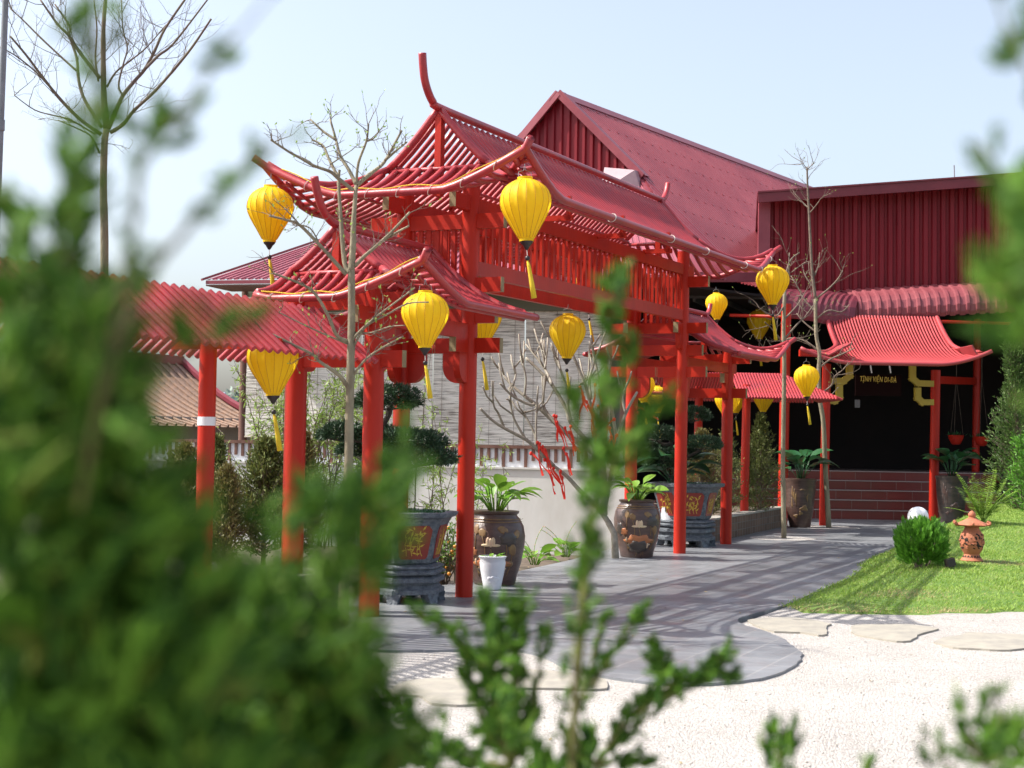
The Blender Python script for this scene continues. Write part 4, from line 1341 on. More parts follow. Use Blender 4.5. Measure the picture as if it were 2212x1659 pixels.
# frangipani: blunt bare grey stems fanning out, tied with red ribbons
def frangipani():
    g = G(1338, 1150, -.1)
    Zf = 20.6
    t = thing('frangipani_tree', V(P(1338, 1170, Zf)[0], Zf, -.1), 'bare grey frangipani tree with red ribbons tied to its branches', 'tree')
    c5 = lambda pts: cr(1000, 600, pts)
    rng = random.Random(17)
    mb = MB()
    tips = []
    main = [
      ([(1481, 2030), (1437, 1947), (1363, 1845), (1244, 1733), (1160, 1640), (1060, 1560)], .042, .0),
      ([(1060, 1560), (940, 1440), (870, 1380), (720, 1300), (630, 1240), (555, 1165)], .030, -.3),
      ([(1410, 1900), (1400, 1560), (1350, 1480), (1230, 1400), (1100, 1290), (930, 1130)], .050, .2),
      ([(930, 1130), (780, 1010), (680, 885)], .026, .3), ([(930, 1130), (900, 1140), (780, 1080), (690, 990)], .024, -.2),
      ([(1350, 1480), (1300, 1400), (1180, 1260), (1150, 1170), (1050, 1000), (960, 900), (870, 815)], .036, .4),
      ([(1050, 1000), (1000, 890), (870, 720)], .024, .5), ([(1180, 1260), (1160, 1150), (1160, 1050), (1110, 900), (1045, 710)], .028, .2),
      ([(1400, 1560), (1380, 1300), (1320, 1150), (1290, 1030), (1240, 900), (1180, 760)], .032, .1),
      ([(1400, 1560), (1420, 1300), (1400, 1100), (1370, 950), (1340, 800), (1320, 660)], .032, .5),
      ([(1320, 1100), (1310, 960), (1360, 800), (1420, 640)], .024, .3), ([(1060, 1560), (960, 1460), (930, 1340), (860, 1200), (870, 1190)], .02, .2),
      ([(940, 1440), (940, 1300), (945, 1150), (955, 1010)], .018, .1), ([(870, 1380), (790, 1240), (760, 1120), (735, 1100)], .018, -.1),
      ([(720, 1300), (680, 1200), (650, 1150), (640, 1060)], .018, -.3), ([(1100, 1290), (1000, 1170), (990, 1060), (1010, 920), (975, 740)], .024, .4),
      ([(780, 1010), (800, 930), (790, 870)], .016, .2), ([(860, 1080), (870, 960), (850, 850)], .018, .0), ([(1240, 1000), (1300, 940), (1310, 700)], .02, .4),
      ([(1110, 900), (1090, 800), (1100, 700)], .017, .2), ([(1000, 890), (1010, 800), (965, 735)], .015, .3), ([(1410, 1900), (1500, 1400), (1560, 1200), (1640, 1050)], .03, .2),
      ([(1500, 1400), (1470, 1200), (1430, 1000), (1460, 840)], .026, .3), ([(1560, 1200), (1540, 1080), (1590, 950)], .02, .1)]
    for pts, r, dz in main:
        q = smooth3([P(x, y, Zf+dz*(i/(len(pts)-1))) for i, (x, y) in enumerate(c5(pts))], 4)
        n = len(q)
        mb.tube(q, [max(.011, r*(1-.5*i/n)) for i in range(n)], 8)
        if r < .03:
            for k in range(3):
                i = rng.randint(n//3, n-1)
                d = nrm(q[i]-q[i-1])
                e = nrm(d+V(rng.gauss(0, .5), rng.gauss(0, .5), rng.uniform(.1, .6)))
                L = rng.uniform(.18, .42)
                mb.tube([q[i], q[i]+e*L*.5, q[i]+nrm(e+ZUP*.25)*L], [.013, .012, .0115], 7)
    base = P(*c5([(1481, 2030)])[0], Zf)
    mb.tube([V(base[0]+.03, base[1], -.15), base, P(*c5([(1437, 1947)])[0], Zf)], [.055, .046, .042], 12)
    mb.build('branch', m_frang, t, True)
    def ribbon(x, y, L, a):
        mb = MB()
        p = P(*c5([(x, y)])[0], Zf-.06)
        d = V(math.sin(a), rng.uniform(-.2, .2), -math.cos(a))
        s = nrm(np.cross(d, V(rng.gauss(0, .3), 1, 0)))
        vs = []
        n = 7
        for i in range(n+1):
            c = p+d*L*i/n+s*.012*math.sin(i*.9+x)+V(0, -.015*math.sin(i*.9), 0)
            wv = .0115*(1-.5*math.sin(i*.8+y))
            vs += [c-s*wv, c+s*wv]
        mb.add(vs, [(2*i, 2*i+1, 2*i+3, 2*i+2) for i in range(n)])
        mb.ball(p, .022, 8, 6, (1, .8, 1.2))
        o = mb.build('ribbon', m_rope, None, True, org=p)
        return o
    rs = [(1245, 1020, .34, .3), (1290, 1120, .36, .5), (1370, 1150, .4, .25), (1425, 1210, .4, .05), (1350, 1320, .36, .35), (1460, 1360, .38, -.35), (1170, 1330, .32, .5), (1085, 1260, .36, .45), (1000, 1520, .4, .6), (985, 1430, .4, .4), (1120, 1640, .3, .1), (1065, 1215, .45, .35), (1080, 1220, .34, .1), (1140, 1300, .35, .45), (1180, 1290, .40, .15), (950, 1400, .45, .15), (965, 1410, .36, .5), (1000, 1450, .5, .25), (905, 1475, .38, .8), (1030, 1600, .32, .3), (1110, 1600, .36, .2), (1130, 1440, .38, .35), (1150, 1480, .3, .2), (1060, 1580, .3, .45),
          (1350, 1000, .4, -.1), (1380, 1040, .38, .2), (1260, 1060, .36, .5), (1300, 1150, .42, .3), (1320, 1180, .36, .1), (1400, 1120, .34, .1), (1270, 1090, .3, -.2), (1480, 1240, .32, -.8), (1330, 1250, .4, .4), (1390, 1200, .42, -.2), (1450, 1300, .4, .2), (1500, 1350, .36, -.3), (1640, 1160, .26, 1.2), (1650, 1195, .28, 1.3)]
    lb = ['upper', 'lower', 'left', 'right']
    for (x, y, L, a) in rs:
        r = ribbon(x, y, L, a)
        where = 'low on the left stem' if y > 1380 and x < 1200 else ('in the middle of the branches' if x < 1230 else 'on the right stems behind the cypress sprig')
        tag(r, 'narrow red ribbon tied to the bare frangipani '+where, 'ribbon', 'red ribbons '+where)
frangipani()

# ================================================================== POTS AND PLANTS
def relief(mb, c, prof, ang, zc, w, h, n=12, bump=.012, shape=None):
    # raised patch that follows the jar: w along the girth, h upwards
    def rad_at(z):
        for (r0, z0), (r1, z1) in zip(prof[:-1], prof[1:]):
            if z0 <= z <= z1: return r0+(r1-r0)*(z-z0)/max(1e-6, z1-z0)
        return prof[-1][0]
    R0 = rad_at(zc)
    vs = []
    def pt(dx, dz, lift):
        z = min(max(zc+dz, prof[0][1]), prof[-1][1])
        r = rad_at(z)+lift
        a = ang+dx/R0
        return c+V(r*math.cos(a), r*math.sin(a), z)
    vs.append(pt(0, 0, bump))
    for ring, k, lf in ((0, .6, bump), (1, .95, bump*.7), (2, 1.0, -.004)):
        for i in range(n):
            q = 2*math.pi*i/n
            m = shape(q) if shape else 1
            vs.append(pt(k*m*w/2*math.cos(q), k*m*h/2*math.sin(q), lf))
    fs = [(0, 1+i, 1+(i+1) % n) for i in range(n)]
    for r in range(2):
        b = 1+r*n
        fs += [(b+i, b+n+i, b+n+(i+1) % n, b+(i+1) % n) for i in range(n)]
    mb.add(vs, fs)
def rosette(name, c, n, L, W, m, parent=None, seed=1, spread=1.0, stalk=.35, droop=.5, lab=None, cat='plant', rise=1.0):
    rng = random.Random(seed)
    o = parent
    sb = MB(); lb = MB()
    for i in range(n):
        a = 2*math.pi*i/n*2.4+rng.uniform(-.4, .4)
        el = rng.uniform(.25, 1.35)
        d = V(math.cos(a)*math.cos(el)*spread, math.sin(a)*math.cos(el)*spread, math.sin(el)*rise)
        s = stalk*rng.uniform(.6, 1.15)
        p0 = c+V(math.cos(a)*.05, math.sin(a)*.05, 0)
        p1 = p0+nrm(d+ZUP*.6)*s
        sb.tube([p0, p0*.5+p1*.5+ZUP*.02, p1], .007, 5)
        dd = nrm(V(math.cos(a)*math.cos(el*.6), math.sin(a)*math.cos(el*.6), math.sin(el*.6)*.8))
        lb.blade(p1, dd, ZUP+V(rng.gauss(0, .3), rng.gauss(0, .3), 0), L*rng.uniform(.7, 1.1), W*rng.uniform(.8, 1.15), droop*rng.uniform(.4, 1.3))
    sb.build('stalk', m, o, True)
    lb.build('leaf', m, o, True)
def scale_prof(pts, s): return [(r*s, z*s) for r, z in pts]
JAR = [(.27, 0), (.285, .02), (.30, .10), (.36, .30), (.40, .52), (.41, .66), (.385, .80), (.33, .90), (.295, .94), (.295, .955), (.32, .97), (.325, 1.0), (.29, 1.005)]
def lotus_jar(loc, H, mt, lab, ang0, seed):
    rng = random.Random(seed)
    t = thing('lotus_jar', loc, lab, 'jar', 'glazed jars with plants')
    c = V(*loc)
    pr = scale_prof(JAR, H)
    mb = MB(); mb.lathe(pr, c, 40); mb.build('jar_body', mt, t, True, ang=50)
    mb = MB()
    for z in (.86, .895): 
        r = (.355 if z < .88 else .335)*H
        mb.lathe([(r, (z-.008)*H), (r+.008, z*H), (r-.01, (z+.010)*H)], c, 40, caps=False)
    mb.build('rim_band', m_och, t, True)
    mb = MB(); wave = lambda q: 1+.16*math.sin(q*7)
    relief(mb, c, pr, ang0+.0, .28*H, .52*H, .26*H, 28, .011, lambda q: wave(q)*(1 if math.sin(q) > -.2 else .75))
    relief(mb, c, pr, ang0-.72, .46*H, .16*H, .13*H, 18, .009, wave)
    mb.build('terracotta_lotus_leaf', m_terr, t, True)
    mb = MB(); relief(mb, c, pr, ang0+.0, .20*H, .38*H, .22*H, 22, .014, wave)
    relief(mb, c, pr, ang0+.62, .64*H, .26*H, .20*H, 22, .009, wave); relief(mb, c, pr, ang0-.95, .50*H, .18*H, .22*H, 22, .009, wave)
    dl_ = mb.build('dark_lotus_leaf', m_jard, t, True)
    mb = MB()
    def surf(aa, zz):
        for (r0_, z0_), (r1_, z1_) in zip(pr[:-1], pr[1:]):
            if z0_ <= zz <= z1_:
                r_ = r0_+(r1_-r0_)*(zz-z0_)/max(1e-6, z1_-z0_)+.002
                return c+V(r_*math.cos(aa), r_*math.sin(aa), zz)
        return c
    for sa, sz, ea, ez in ((-.30, .68, -.22, .36), (.42, .72, .55, .40), (0, .5, 0, .30), (.78, .44, .66, .15), (-.55, .72, -.68, .40), (-.75, .42, -.6, .12), (-.15, .16, -.17, .04), (.1, .16, .12, .04), (.2, .18, .24, .05)):
        mb.tube([surf(ang0+sa+(ea-sa)*t_+.05*math.sin(t_*3), (sz+(ez-sz)*t_)*H) for t_ in np.linspace(0, 1, 7)], .006*H, 5)
    mb.build('lotus_stem', m_och, t, True)
    mb = MB()
    for a, z, w_, h_ in ((-.30, .72, .10, .13), (.42, .76, .13, .11), (.78, .50, .12, .18), (-.55, .76, .10, .12), (.95, .7, .12, .12), (-.45, .22, .09, .12), (.72, .3, .1, .1)):
        relief(mb, c, pr, ang0+a, z*H, w_*H*1.25, h_*H*1.15, 16, .006, lambda q, p_=a*9: .72+.34*abs(math.cos(q+p_))**3+.06*math.sin(5*q))
    mb.build('ochre_leaf', m_och, t, True)
    mb = MB()
    for da, dz, w_, h_ in ((-.15, .555, .15, .040), (.15, .555, .15, .040), (-.09, .60, .055, .13), (.09, .60, .055, .13), (0, .59, .06, .13), (.45, .22, .04, .1), (.5, .24, .07, .03), (-.6, .33, .03, .08)):
        relief(mb, c, pr, ang0+da, dz*H, w_*H, h_*H, 10, .014)
    mb.build('lotus_flower', m_cream, t, True)
    mb = MB(); mb.lathe([(.28*H, .96*H), (.05, .965*H)], c, 20); mb.build('potting_soil', m_soil, t)
    return t, c+ZUP*.96*H
face = lambda p: math.atan2(-p[1], -p[0])
# jar with plant in the middle of the path edge
p = G(1375, 1203)
t, top = lotus_jar(p, .78, m_jar, 'brown lotus jar standing free on the path beside the front right gate column', face(p)+.1, 1)
pl = thing('broad_leaf_plant', top, 'bright leafy plant growing in the brown jar by the front right gate column', 'plant', 'leafy potted plants')
rosette('p', top, 26, .30, .13, m_broad, pl, 2, 1.0, .24, .6)
p = G(1068, 1262)
t, top = lotus_jar(p, .80, m_jar, 'brown lotus jar half hidden behind the front left gate column', face(p)-.15, 2)
pl = thing('broad_leaf_plant', top, 'bright leafy plant with big leaves in the jar behind the front left gate column', 'plant', 'leafy potted plants')
rosette('p', top, 30, .34, .14, m_broad, pl, 3, 1.1, .28, .6)
# tall tapered jars beside the pavilion steps
TALL = [(.20, 0), (.215, .03), (.27, .35), (.31, .75), (.315, .92), (.33, .95), (.335, 1.0), (.29, 1.005)]
def tall_jar(loc, H, mt, lab, seed, plantlab, wr=1.0, mp=m_broadd):
    t = thing('tall_jar', loc, lab, 'jar', 'glazed jars with plants')
    c = V(*loc)
    pr = [(r*H*wr, z*H) for r, z in TALL]
    mb = MB(); mb.lathe(pr, c, 32); mb.build('jar_body', mt, t, True, ang=50)
    mb = MB(); a0 = face(c)
    for da, z, w_, h_ in ((-.55, .72, .05, .30), (-.42, .66, .04, .34), (-.30, .60, .03, .36), (-.62, .50, .04, .28), (.15, .78, .16, .04), (.30, .40, .22, .16), (.05, .30, .10, .12), (.5, .62, .05, .2), (-.35, .24, .12, .10)): relief(mb, c, pr, a0+da, z*H, w_*H, h_*H, 14, .004, lambda q, p_=da*7: .75+.25*math.cos(3*q+p_))
    mb.build('relief', m_och if mt is m_jar else m_jar, t, True)
    mb = MB(); mb.lathe([(.28*H*wr, .97*H), (.05, .975*H)], c, 20); mb.build('potting_soil', m_soil, t)
    pl = thing('broad_leaf_plant', c+ZUP*.97*H, plantlab, 'plant', 'leafy potted plants')
    rosette('p', c+ZUP*.97*H, 20, .52, .28, mp, pl, seed, 1.0, .45, .5)
tall_jar(G(1728, 1139), .92, m_jar, 'tall brown jar between the two slim bare trees', 5, 'dark big-leaved plant in the tall jar between the slim bare trees')
tall_jar(G(2055, 1133), .98, m_jard, 'tall dark jar right of the pavilion steps', 6, 'dark big-leaved plant in the jar right of the pavilion steps')
tall_jar(G(1455, 1150, .2), .75, m_white, 'white streaked pot behind the far cloud-pruned bonsai', 7, 'dark leafy plant in the white pot behind the far bonsai')
# white fluted pot
p = G(1063, 1274)
wp = thing('white_pot', p, 'small white glazed pot with a wavy rim against the front gate column', 'pot')
WP = [(.085, 0), (.095, .015), (.10, .06), (.128, .20), (.138, .28), (.132, .315), (.14, .325), (.15, .345), (.135, .35), (.12, .30)]
mb = MB(); mb.lathe([(r, z*1.02) for r, z in WP], p, 40, 0, lambda q, t_: 1+(.025*math.sin(q*14) if t_ > .7 else 0)); mb.build('pot_body', m_white, wp, True, ang=60)
mb = MB(); a0 = face(p)
for da, z in ((-.25, .12), (.1, .13), (.42, .12), (-.08, .09), (.25, .09)): relief(mb, p, [(r, z_) for r, z_ in WP[:7]], a0+da, z, .06, .05, 10, .008)
mb.build('raised_flower', m_white, wp, True)
mb = MB(); mb.lathe([(.12, .315), (.02, .32)], p, 16); mb.build('potting_soil', m_soil, wp)
rosette('p', p+ZUP*.32, 9, .09, .05, m_broad, wp, 9, 1.0, .04, .3)

# ornate blue-grey stone planters with cloud-pruned bonsai
def planter(loc, s, lab, rot, seed, nsides=6):
    t = thing('stone_planter', loc, lab, 'planter', 'carved stone planters')
    c = V(*loc)
    n = nsides
    k = 1/math.cos(math.pi/n)
    def ring(prof, nm, mt):
        mb = MB(); mb.lathe([(r*s*k, z*s) for r, z in prof], c, n, rot); return mb.build(nm, mt, t)
    ring([(.44, .10), (.46, .11), (.46, .16), (.42, .18), (.40, .21), (.42, .235), (.46, .25), (.46, .30), (.43, .315), (.40, .33)], 'base', m_slatepot)
    ring([(.40, .33), (.46, .345), (.47, .37), (.43, .40), (.455, .42), (.45, .44), (.38, .46)], 'base_moulding', m_slatepot)
    b = ring([(.36, .46), (.385, .48), (.41, .56), (.45, .78), (.50, .96), (.53, 1.01), (.585, 1.03), (.595, 1.055), (.60, 1.085), (.53, 1.09), (.52, 1.05)], 'bowl', m_slatepot)
    rng = random.Random(seed)
    for i in range(n):                                     # feet under the corners
        a = rot+2*math.pi*i/n
        q = c+V(math.cos(a), math.sin(a), 0)*.415*s*k
        mb = MB()
        d = V(math.cos(a), math.sin(a), 0); sd_ = np.cross(d, ZUP)
        poly = [q+d*.03*s-sd_*.10*s+ZUP*.115*s, q+d*.03*s-sd_*.07*s+ZUP*.05*s, q+d*.05*s-sd_*.06*s, q+d*.05*s+sd_*.06*s, q+d*.03*s+sd_*.07*s+ZUP*.05*s, q+d*.03*s+sd_*.10*s+ZUP*.115*s]
        mb.prism(poly, -d*.13*s)
        mb.build('foot', m_slatepot, t)
    for i in range(n):                                     # red panels with gold plants
        a = rot+2*math.pi*(i+.5)/n
        d = V(math.cos(a), math.sin(a), 0); sd_ = np.cross(ZUP, d)
        lo_, hi_ = c+d*(.400*s+.004)+ZUP*.53*s, c+d*(.488*s+.006)+ZUP*.93*s
        up = nrm(hi_-lo_)
        out = nrm(np.cross(sd_, up)); out = out if np.dot(out, d) > 0 else -out
        w0, w1 = .175*s, .215*s
        poly = [lo_-sd_*w0*.85, lo_+sd_*w0*.85, lo_+sd_*w0+up*.03*s, hi_+sd_*w1-up*.05*s, hi_+sd_*w1*.8, hi_-sd_*w1*.8, hi_-sd_*w1-up*.05*s, lo_-sd_*w0+up*.03*s]
        mb = MB(); mb.prism([q-out*.01 for q in poly], out*.014); pn = mb.build('red_panel', m_panel, t)
        mb = MB()
        L_ = np.linalg.norm(hi_-lo_)
        for kx in (-.5, -.1, .3, .6):
            x0 = kx*w0
            q = [lo_+sd_*x0+up*L_*.1+out*.006]
            for j in range(4): q.append(q[-1]+up*L_*rng.uniform(.08, .2)+sd_*rng.uniform(-.02, .02)*s)
            mb.tube(q, .0045*s, 5)
            for j in range(5):
                b_ = q[rng.randint(1, 4)]
                mb.leaf(b_, up*rng.uniform(-.3, 1)+sd_*rng.uniform(-1, 1), out, rng.uniform(.05, .10)*s, .022*s)
        for j in range(10):
            b_ = lo_+up*L_*rng.uniform(.55, .9)+sd_*rng.uniform(-.6, .7)*w0+out*.006
            mb.leaf(b_, up*rng.uniform(-.6, 1)+sd_*rng.uniform(-1, 1), out, rng.uniform(.04, .09)*s, .024*s)
        mb.build('gold_painting', m_gold, pn)
    mb = MB(); mb.lathe([(.51*s*k, 1.05*s), (.05, 1.06*s)], c, n, rot); mb.build('potting_soil', m_soil, t)
    rg2 = random.Random(seed+50)
    mb = MB()
    for i in range(700):
        a, r = rg2.uniform(0, 6.28), .5*s*math.sqrt(rg2.random())
        mb.leaf(c+V(r*math.cos(a), r*math.sin(a), 1.055*s), V(rg2.gauss(0, .4), rg2.gauss(0, .4), 1), V(rg2.gauss(0, 1), rg2.gauss(0, 1), 0), rg2.uniform(.02, .055), .012)
    mb.build('ground_moss', m_broadd, t)
    return t, c+ZUP*1.05*s
def bonsai(base, lab, trunk, pads, seed, nb=1500):
    rng = random.Random(seed)
    t = thing('bonsai_tree', base, lab, 'tree', 'cloud-pruned bonsai trees')
    tp = smooth3(trunk, 4)
    mb = MB(); n = len(tp)
    mb.tube(tp, [.055*(1-.6*i/n)*(1+.1*rng.uniform(-1, 1)) for i in range(n)], 10); tk = mb.build('trunk', mat('dark_bark', (.09, .075, .06), .85, (.04, .032, .027), 9, .6, 40) if 'dark_bark' not in bpy.data.materials else bpy.data.materials['dark_bark'], t, True)
    mb = MB()
    for c, rx, ry, rz in pads:
        i = min(range(n), key=lambda i: np.linalg.norm(tp[i]-(c-ZUP*.12)))
        mb.tube([tp[i], tp[i]*.5+(c-ZUP*rz*.6)*.5-ZUP*.02, c-ZUP*rz*.5], [.03, .024, .015], 8)
        for k in range(6):
            q = c+V(rng.uniform(-.7, .7)*rx, rng.uniform(-.7, .7)*ry, -rz*.3)
            mb.tube([c-ZUP*rz*.5, q], [.012, .006], 5)
    mb.build('branch', bpy.data.materials['dark_bark'], t, True)
    for c, rx, ry, rz in pads:
        mb = MB()
        m = int(nb*(rx*rz/.06)**.7)
        for k in range(m):
            th, ph = rng.uniform(0, 6.28), math.asin(rng.uniform(-.55, 1))
            r = rng.uniform(.62, 1)**.5*(1+.12*math.sin(th*3+ph*2+seed)+.08*math.sin(th*7))
            u = V(math.cos(th)*math.cos(ph), math.sin(th)*math.cos(ph), math.sin(ph))
            q = c+V(u[0]*rx*r, u[1]*ry*r, u[2]*rz*r*(1 if u[2] > 0 else .55))
            d0 = nrm(u+V(rng.gauss(0, .4), rng.gauss(0, .4), rng.gauss(0, .3)+.45))
            for j in range(5):
                d = nrm(d0+V(rng.gauss(0, .45), rng.gauss(0, .45), rng.gauss(0, .35)))
                mb.leaf(q, d, V(rng.gauss(0, 1), rng.gauss(0, 1), rng.gauss(0, 1)), rng.uniform(.035, .07), .0095)
        mb.build('leaf_pad', m_needle, t)
    return t
pz_ = G(868, 1306)
pz_ = pz_+V(-.02, .38, 0)
pt_, top = planter(pz_, .80, 'carved blue-grey stone planter with red and gold panels under the low left gate roof', .35, 4)
Zb = pz_[1]
cp = lambda x, y, dz=0: P(x, y, Zb+dz)
def pad(x, y, rx, rz, dz, Z): return (P(x, y, Z+dz), rx*Z/FPX, rx*Z/FPX*.8, rz*Z/FPX)
bonsai(top, 'dark cloud-pruned bonsai growing in the planter under the low left gate roof', [top, cp(840, 1060), cp(838, 1020), cp(846, 985), cp(830, 955), cp(822, 925), cp(838, 900), cp(846, 870)],
       [pad(836, 868, 70, 34, 0, Zb), pad(815, 948, 62, 26, .2, Zb), pad(738, 940, 46, 24, -.1, Zb), pad(880, 958, 78, 27, -.2, Zb), pad(900, 993, 82, 27, -.3, Zb), pad(770, 975, 40, 20, .3, Zb)], 6)
pz2 = G(1486, 1182)+V(0, .35, 0)
pt_, top2 = planter(pz2, .88, 'carved blue-grey stone planter with red panels behind the front right gate column', .1, 8)
Z2 = pz2[1]
bonsai(top2, 'dark cloud-pruned bonsai growing in the planter behind the front right gate column', [top2, P(1455, 1040, Z2), P(1470, 1000, Z2), P(1448, 960, Z2), P(1470, 930, Z2), P(1490, 900, Z2)],
       [pad(1500, 900, 32, 20, 0, Z2), pad(1420, 942, 42, 22, -.2, Z2), pad(1515, 962, 42, 19, -.2, Z2), pad(1430, 1000, 36, 30, -.1, Z2), pad(1480, 985, 34, 18, .2, Z2), pad(1400, 965, 30, 16, .2, Z2)], 7, 1100)

# kumquat bush with orange fruit
def kumquat():
    c = G(958, 1258, -.0)+V(0, .25, 0)
    t = thing('kumquat_bush', c, 'kumquat bush full of small orange fruit behind the stone planter', 'shrub')
    rng = random.Random(12)
    mb = MB(); lb = MB(); 
    fb = []
    for k in range(26):
        a = rng.uniform(0, 6.28)
        q = [c+V(0, 0, -.1)]
        d = nrm(V(math.cos(a)*.35, math.sin(a)*.35, 1))
        for j in range(5):
            d = nrm(d+V(rng.gauss(0, .2), rng.gauss(0, .2), rng.gauss(0, .1)))
            q.append(q[-1]+d*rng.uniform(.12, .19))
        mb.tube(q, [.009*(1-.12*i) for i in range(6)], 5)
        for j in range(2, 6):
            for m in range(9):
                p_ = q[j]+V(rng.gauss(0, .07), rng.gauss(0, .07), rng.gauss(0, .06))
                lb.leaf(p_, V(rng.gauss(0, 1), rng.gauss(0, 1), rng.gauss(.2, .6)), V(rng.gauss(0, .5), rng.gauss(0, .5), 1), rng.uniform(.05, .08), .026)
            if rng.random() < .8: fb.append(q[j]+V(rng.gauss(0, .07), rng.gauss(0, .07), -.05))
    mb.build('stem', m_twig, t, True)
    lb.build('leaf', mat('glossy_green_leaf', (.05, .13, .02), .35, (.17, .30, .04), island=True, trans=.2, lo=0., hi=1.), t)
    proto = None
    for f in fb[:70]:
        if proto is None:
            mb = MB(); mb.ball(f, .022, 10, 8)
            proto = mb.build('fruit', m_orange, t, True)
            f0 = f
        else:
            o = proto.copy(); COL.objects.link(o); o.parent = t
            o.location = (proto.location+Vector((f-f0).tolist()))
kumquat()
# leafy plants at the foot of the white wall
for i, (x, y, L, n, sd2, nm) in enumerate(((1155, 1222, .30, 16, 31, 'broad-leaved plant growing from the bed left of the other, below the white wall'), (1222, 1205, .26, 14, 32, 'broad-leaved plant in the bed right of the other, below the white wall'))):
    c = G(x, y, -.1)+V(0, .15, 0)
    pl = thing('bed_plant', c, nm, 'plant')
    rosette('p', c, n, L, .13, m_broad, pl, sd2, 1.1, .16, .5)
    rng = random.Random(sd2)
    mb = MB(); fb = MB()
    for k in range(3):
        q = [c]
        d = nrm(V(rng.uniform(-.3, .3), 0, 1))
        for j in range(6):
            d = nrm(d+V(.12*(1 if k % 2 else -1), 0, -.08)); q.append(q[-1]+d*.09)
            fb.ball(q[-1], .010, 6, 5)
        mb.tube(q, .004, 4)
    mb.build('flower_stem', m_broad, pl); fb.build('flower_bud', m_cream, pl)
# willow-like fresh shoots in the bed
def shoots(c, n, H, lab, seed, lean=.12, spread=.35, dens=1.0):
    rng = random.Random(seed)
    t = thing('willow_shrub', c, lab, 'shrub', 'thin shrubs with fresh leaves')
    mb = MB(); lb = MB()
    for k in range(n):
        p_ = c+V(rng.gauss(0, spread), rng.gauss(0, spread*.5), 0)
        d = nrm(V(rng.gauss(0, lean), rng.gauss(0, lean), 1))
        q = [p_]
        h = H*rng.uniform(.55, 1.05)
        for j in range(9):
            d = nrm(d+V(rng.gauss(0, .07), rng.gauss(0, .07), .02)); q.append(q[-1]+d*h/9)
        mb.tube(q, [.010*(1-.09*i) for i in range(10)], 5)
        for j in range(2, 10):
            for m in range(rng.randint(1, int(3*dens)+1)):
                b_ = q[j]+(q[j-1]-q[j])*rng.random()
                e = nrm(V(rng.gauss(0, 1), rng.gauss(0, 1), rng.gauss(.3, .4)))
                L = rng.uniform(.06, .2)
                mb.tube([b_, b_+e*L], .003, 3, False)
                for s in range(rng.randint(3, 6)):
                    lb.leaf(b_+e*L*rng.random(), nrm(V(rng.gauss(0, .6), rng.gauss(0, .6), rng.gauss(-.3, .7))), V(rng.gauss(0, 1), rng.gauss(0, 1), rng.gauss(0, 1)), rng.uniform(.05, .10), .016)
    mb.build('stem', m_twigr, t); lb.build('leaf', m_willow, t)
def onZ(x, Z, z=0.26):
    p = P(x, 940, Z); return V(p[0], p[1], z)
shoots(onZ(705, 18.2), 44, 2.7, 'thin willow-like shrub with fresh green leaves behind the bare tree and left columns', 41, .12, .38, 3.2)
shoots(onZ(945, 18.0, -.1), 13, 2.2, 'wispy green shrub behind the bonsai planter', 42, .12, .28, 2.2)
shoots(onZ(575, 19.5), 9, 2.3, 'sparse leaning shrub left of the back gate column', 43, .3, .4, 1.6)
# conifers
def conifer(c, H, R, lab, seed, m, n=2600, cat='shrub', name='conifer_shrub', taper=.75, group='small conifers along the gate', leaf=.05, lean=0.0, wid=.012):
    rng = random.Random(seed)
    t = thing(name, c, lab, cat, group)
    mb = MB(); mb.tube([c-ZUP*.05, c+V(lean*.4, 0, H*.5), c+V(lean, 0, H*.92)], [.03*H/1.5, .02, .006], 7); mb.build('trunk', m_twig, t, True)
    lb = MB(); bb = MB()
    nb = int(n/26)
    for k in range(nb):
        h = rng.random()**.85
        a = rng.uniform(0, 6.28)
        prof = (1-h)**taper*(.45+.55*min(1, h*5))*(1+.25*math.sin(a*3+h*9+seed)+.12*rng.gauss(0, 1))
        L = max(.06, R*prof)
        p0 = c+V(lean*h, 0, H*(.06+.90*h))
        d = nrm(V(math.cos(a), math.sin(a), .55+.9*h+rng.gauss(0, .15)))
        p1 = p0+d*L
        bb.tube([p0, p1], [.006, .002], 4, False)
        for j in range(26):
            f = .25+.75*rng.random()
            b_ = p0+d*L*f+V(rng.gauss(0, .022), rng.gauss(0, .022), rng.gauss(0, .022))
            e = nrm(d+V(rng.gauss(0, .55), rng.gauss(0, .55), rng.gauss(.2, .5)))
            lb.leaf(b_, e, V(rng.gauss(0, 1), rng.gauss(0, 1), rng.gauss(0, 1)), leaf*rng.uniform(.6, 1.3), wid*rng.uniform(.8, 1.3))
    bb.build('branch', m_twig, t); lb.build('foliage', m, t)
    return t
conifer(onZ(575, 15.6), 1.28, .62, 'olive conifer between the walkway column and the back gate column', 51, m_conif, 11000, wid=.016)
conifer(onZ(400, 15.2), 1.2, .60, 'bushy conifer left of the walkway column', 52, m_conifd, 11000, wid=.016)
conifer(onZ(655, 15.4), 1.36, .44, 'bronze-tipped conifer in front of the back gate column', 53, m_conifd, 7500, wid=.016)
conifer(onZ(470, 16.8), 1.3, .40, 'narrow conifer close behind the walkway column', 54, m_conif, 6000, wid=.016)
conifer(onZ(490, 14.6), 1.0, .40, 'low conifer at the foot of the walkway column', 55, m_conifd, 6000, wid=.016)
conifer(onZ(1515, 25.6, .1), 1.72, .72, 'wide bronze conifer behind the far bonsai', 56, m_conifd, 10000, wid=.016)
conifer(onZ(1570, 26.5, .2), 1.95, .40, 'slim olive conifer between the end gate column and the first walkway column', 57, m_conif, 5600, wid=.016)
conifer(onZ(1643, 27.6, .2), 1.92, .60, 'pointed olive conifer in the brick planter', 58, m_conif, 10000, wid=.016)
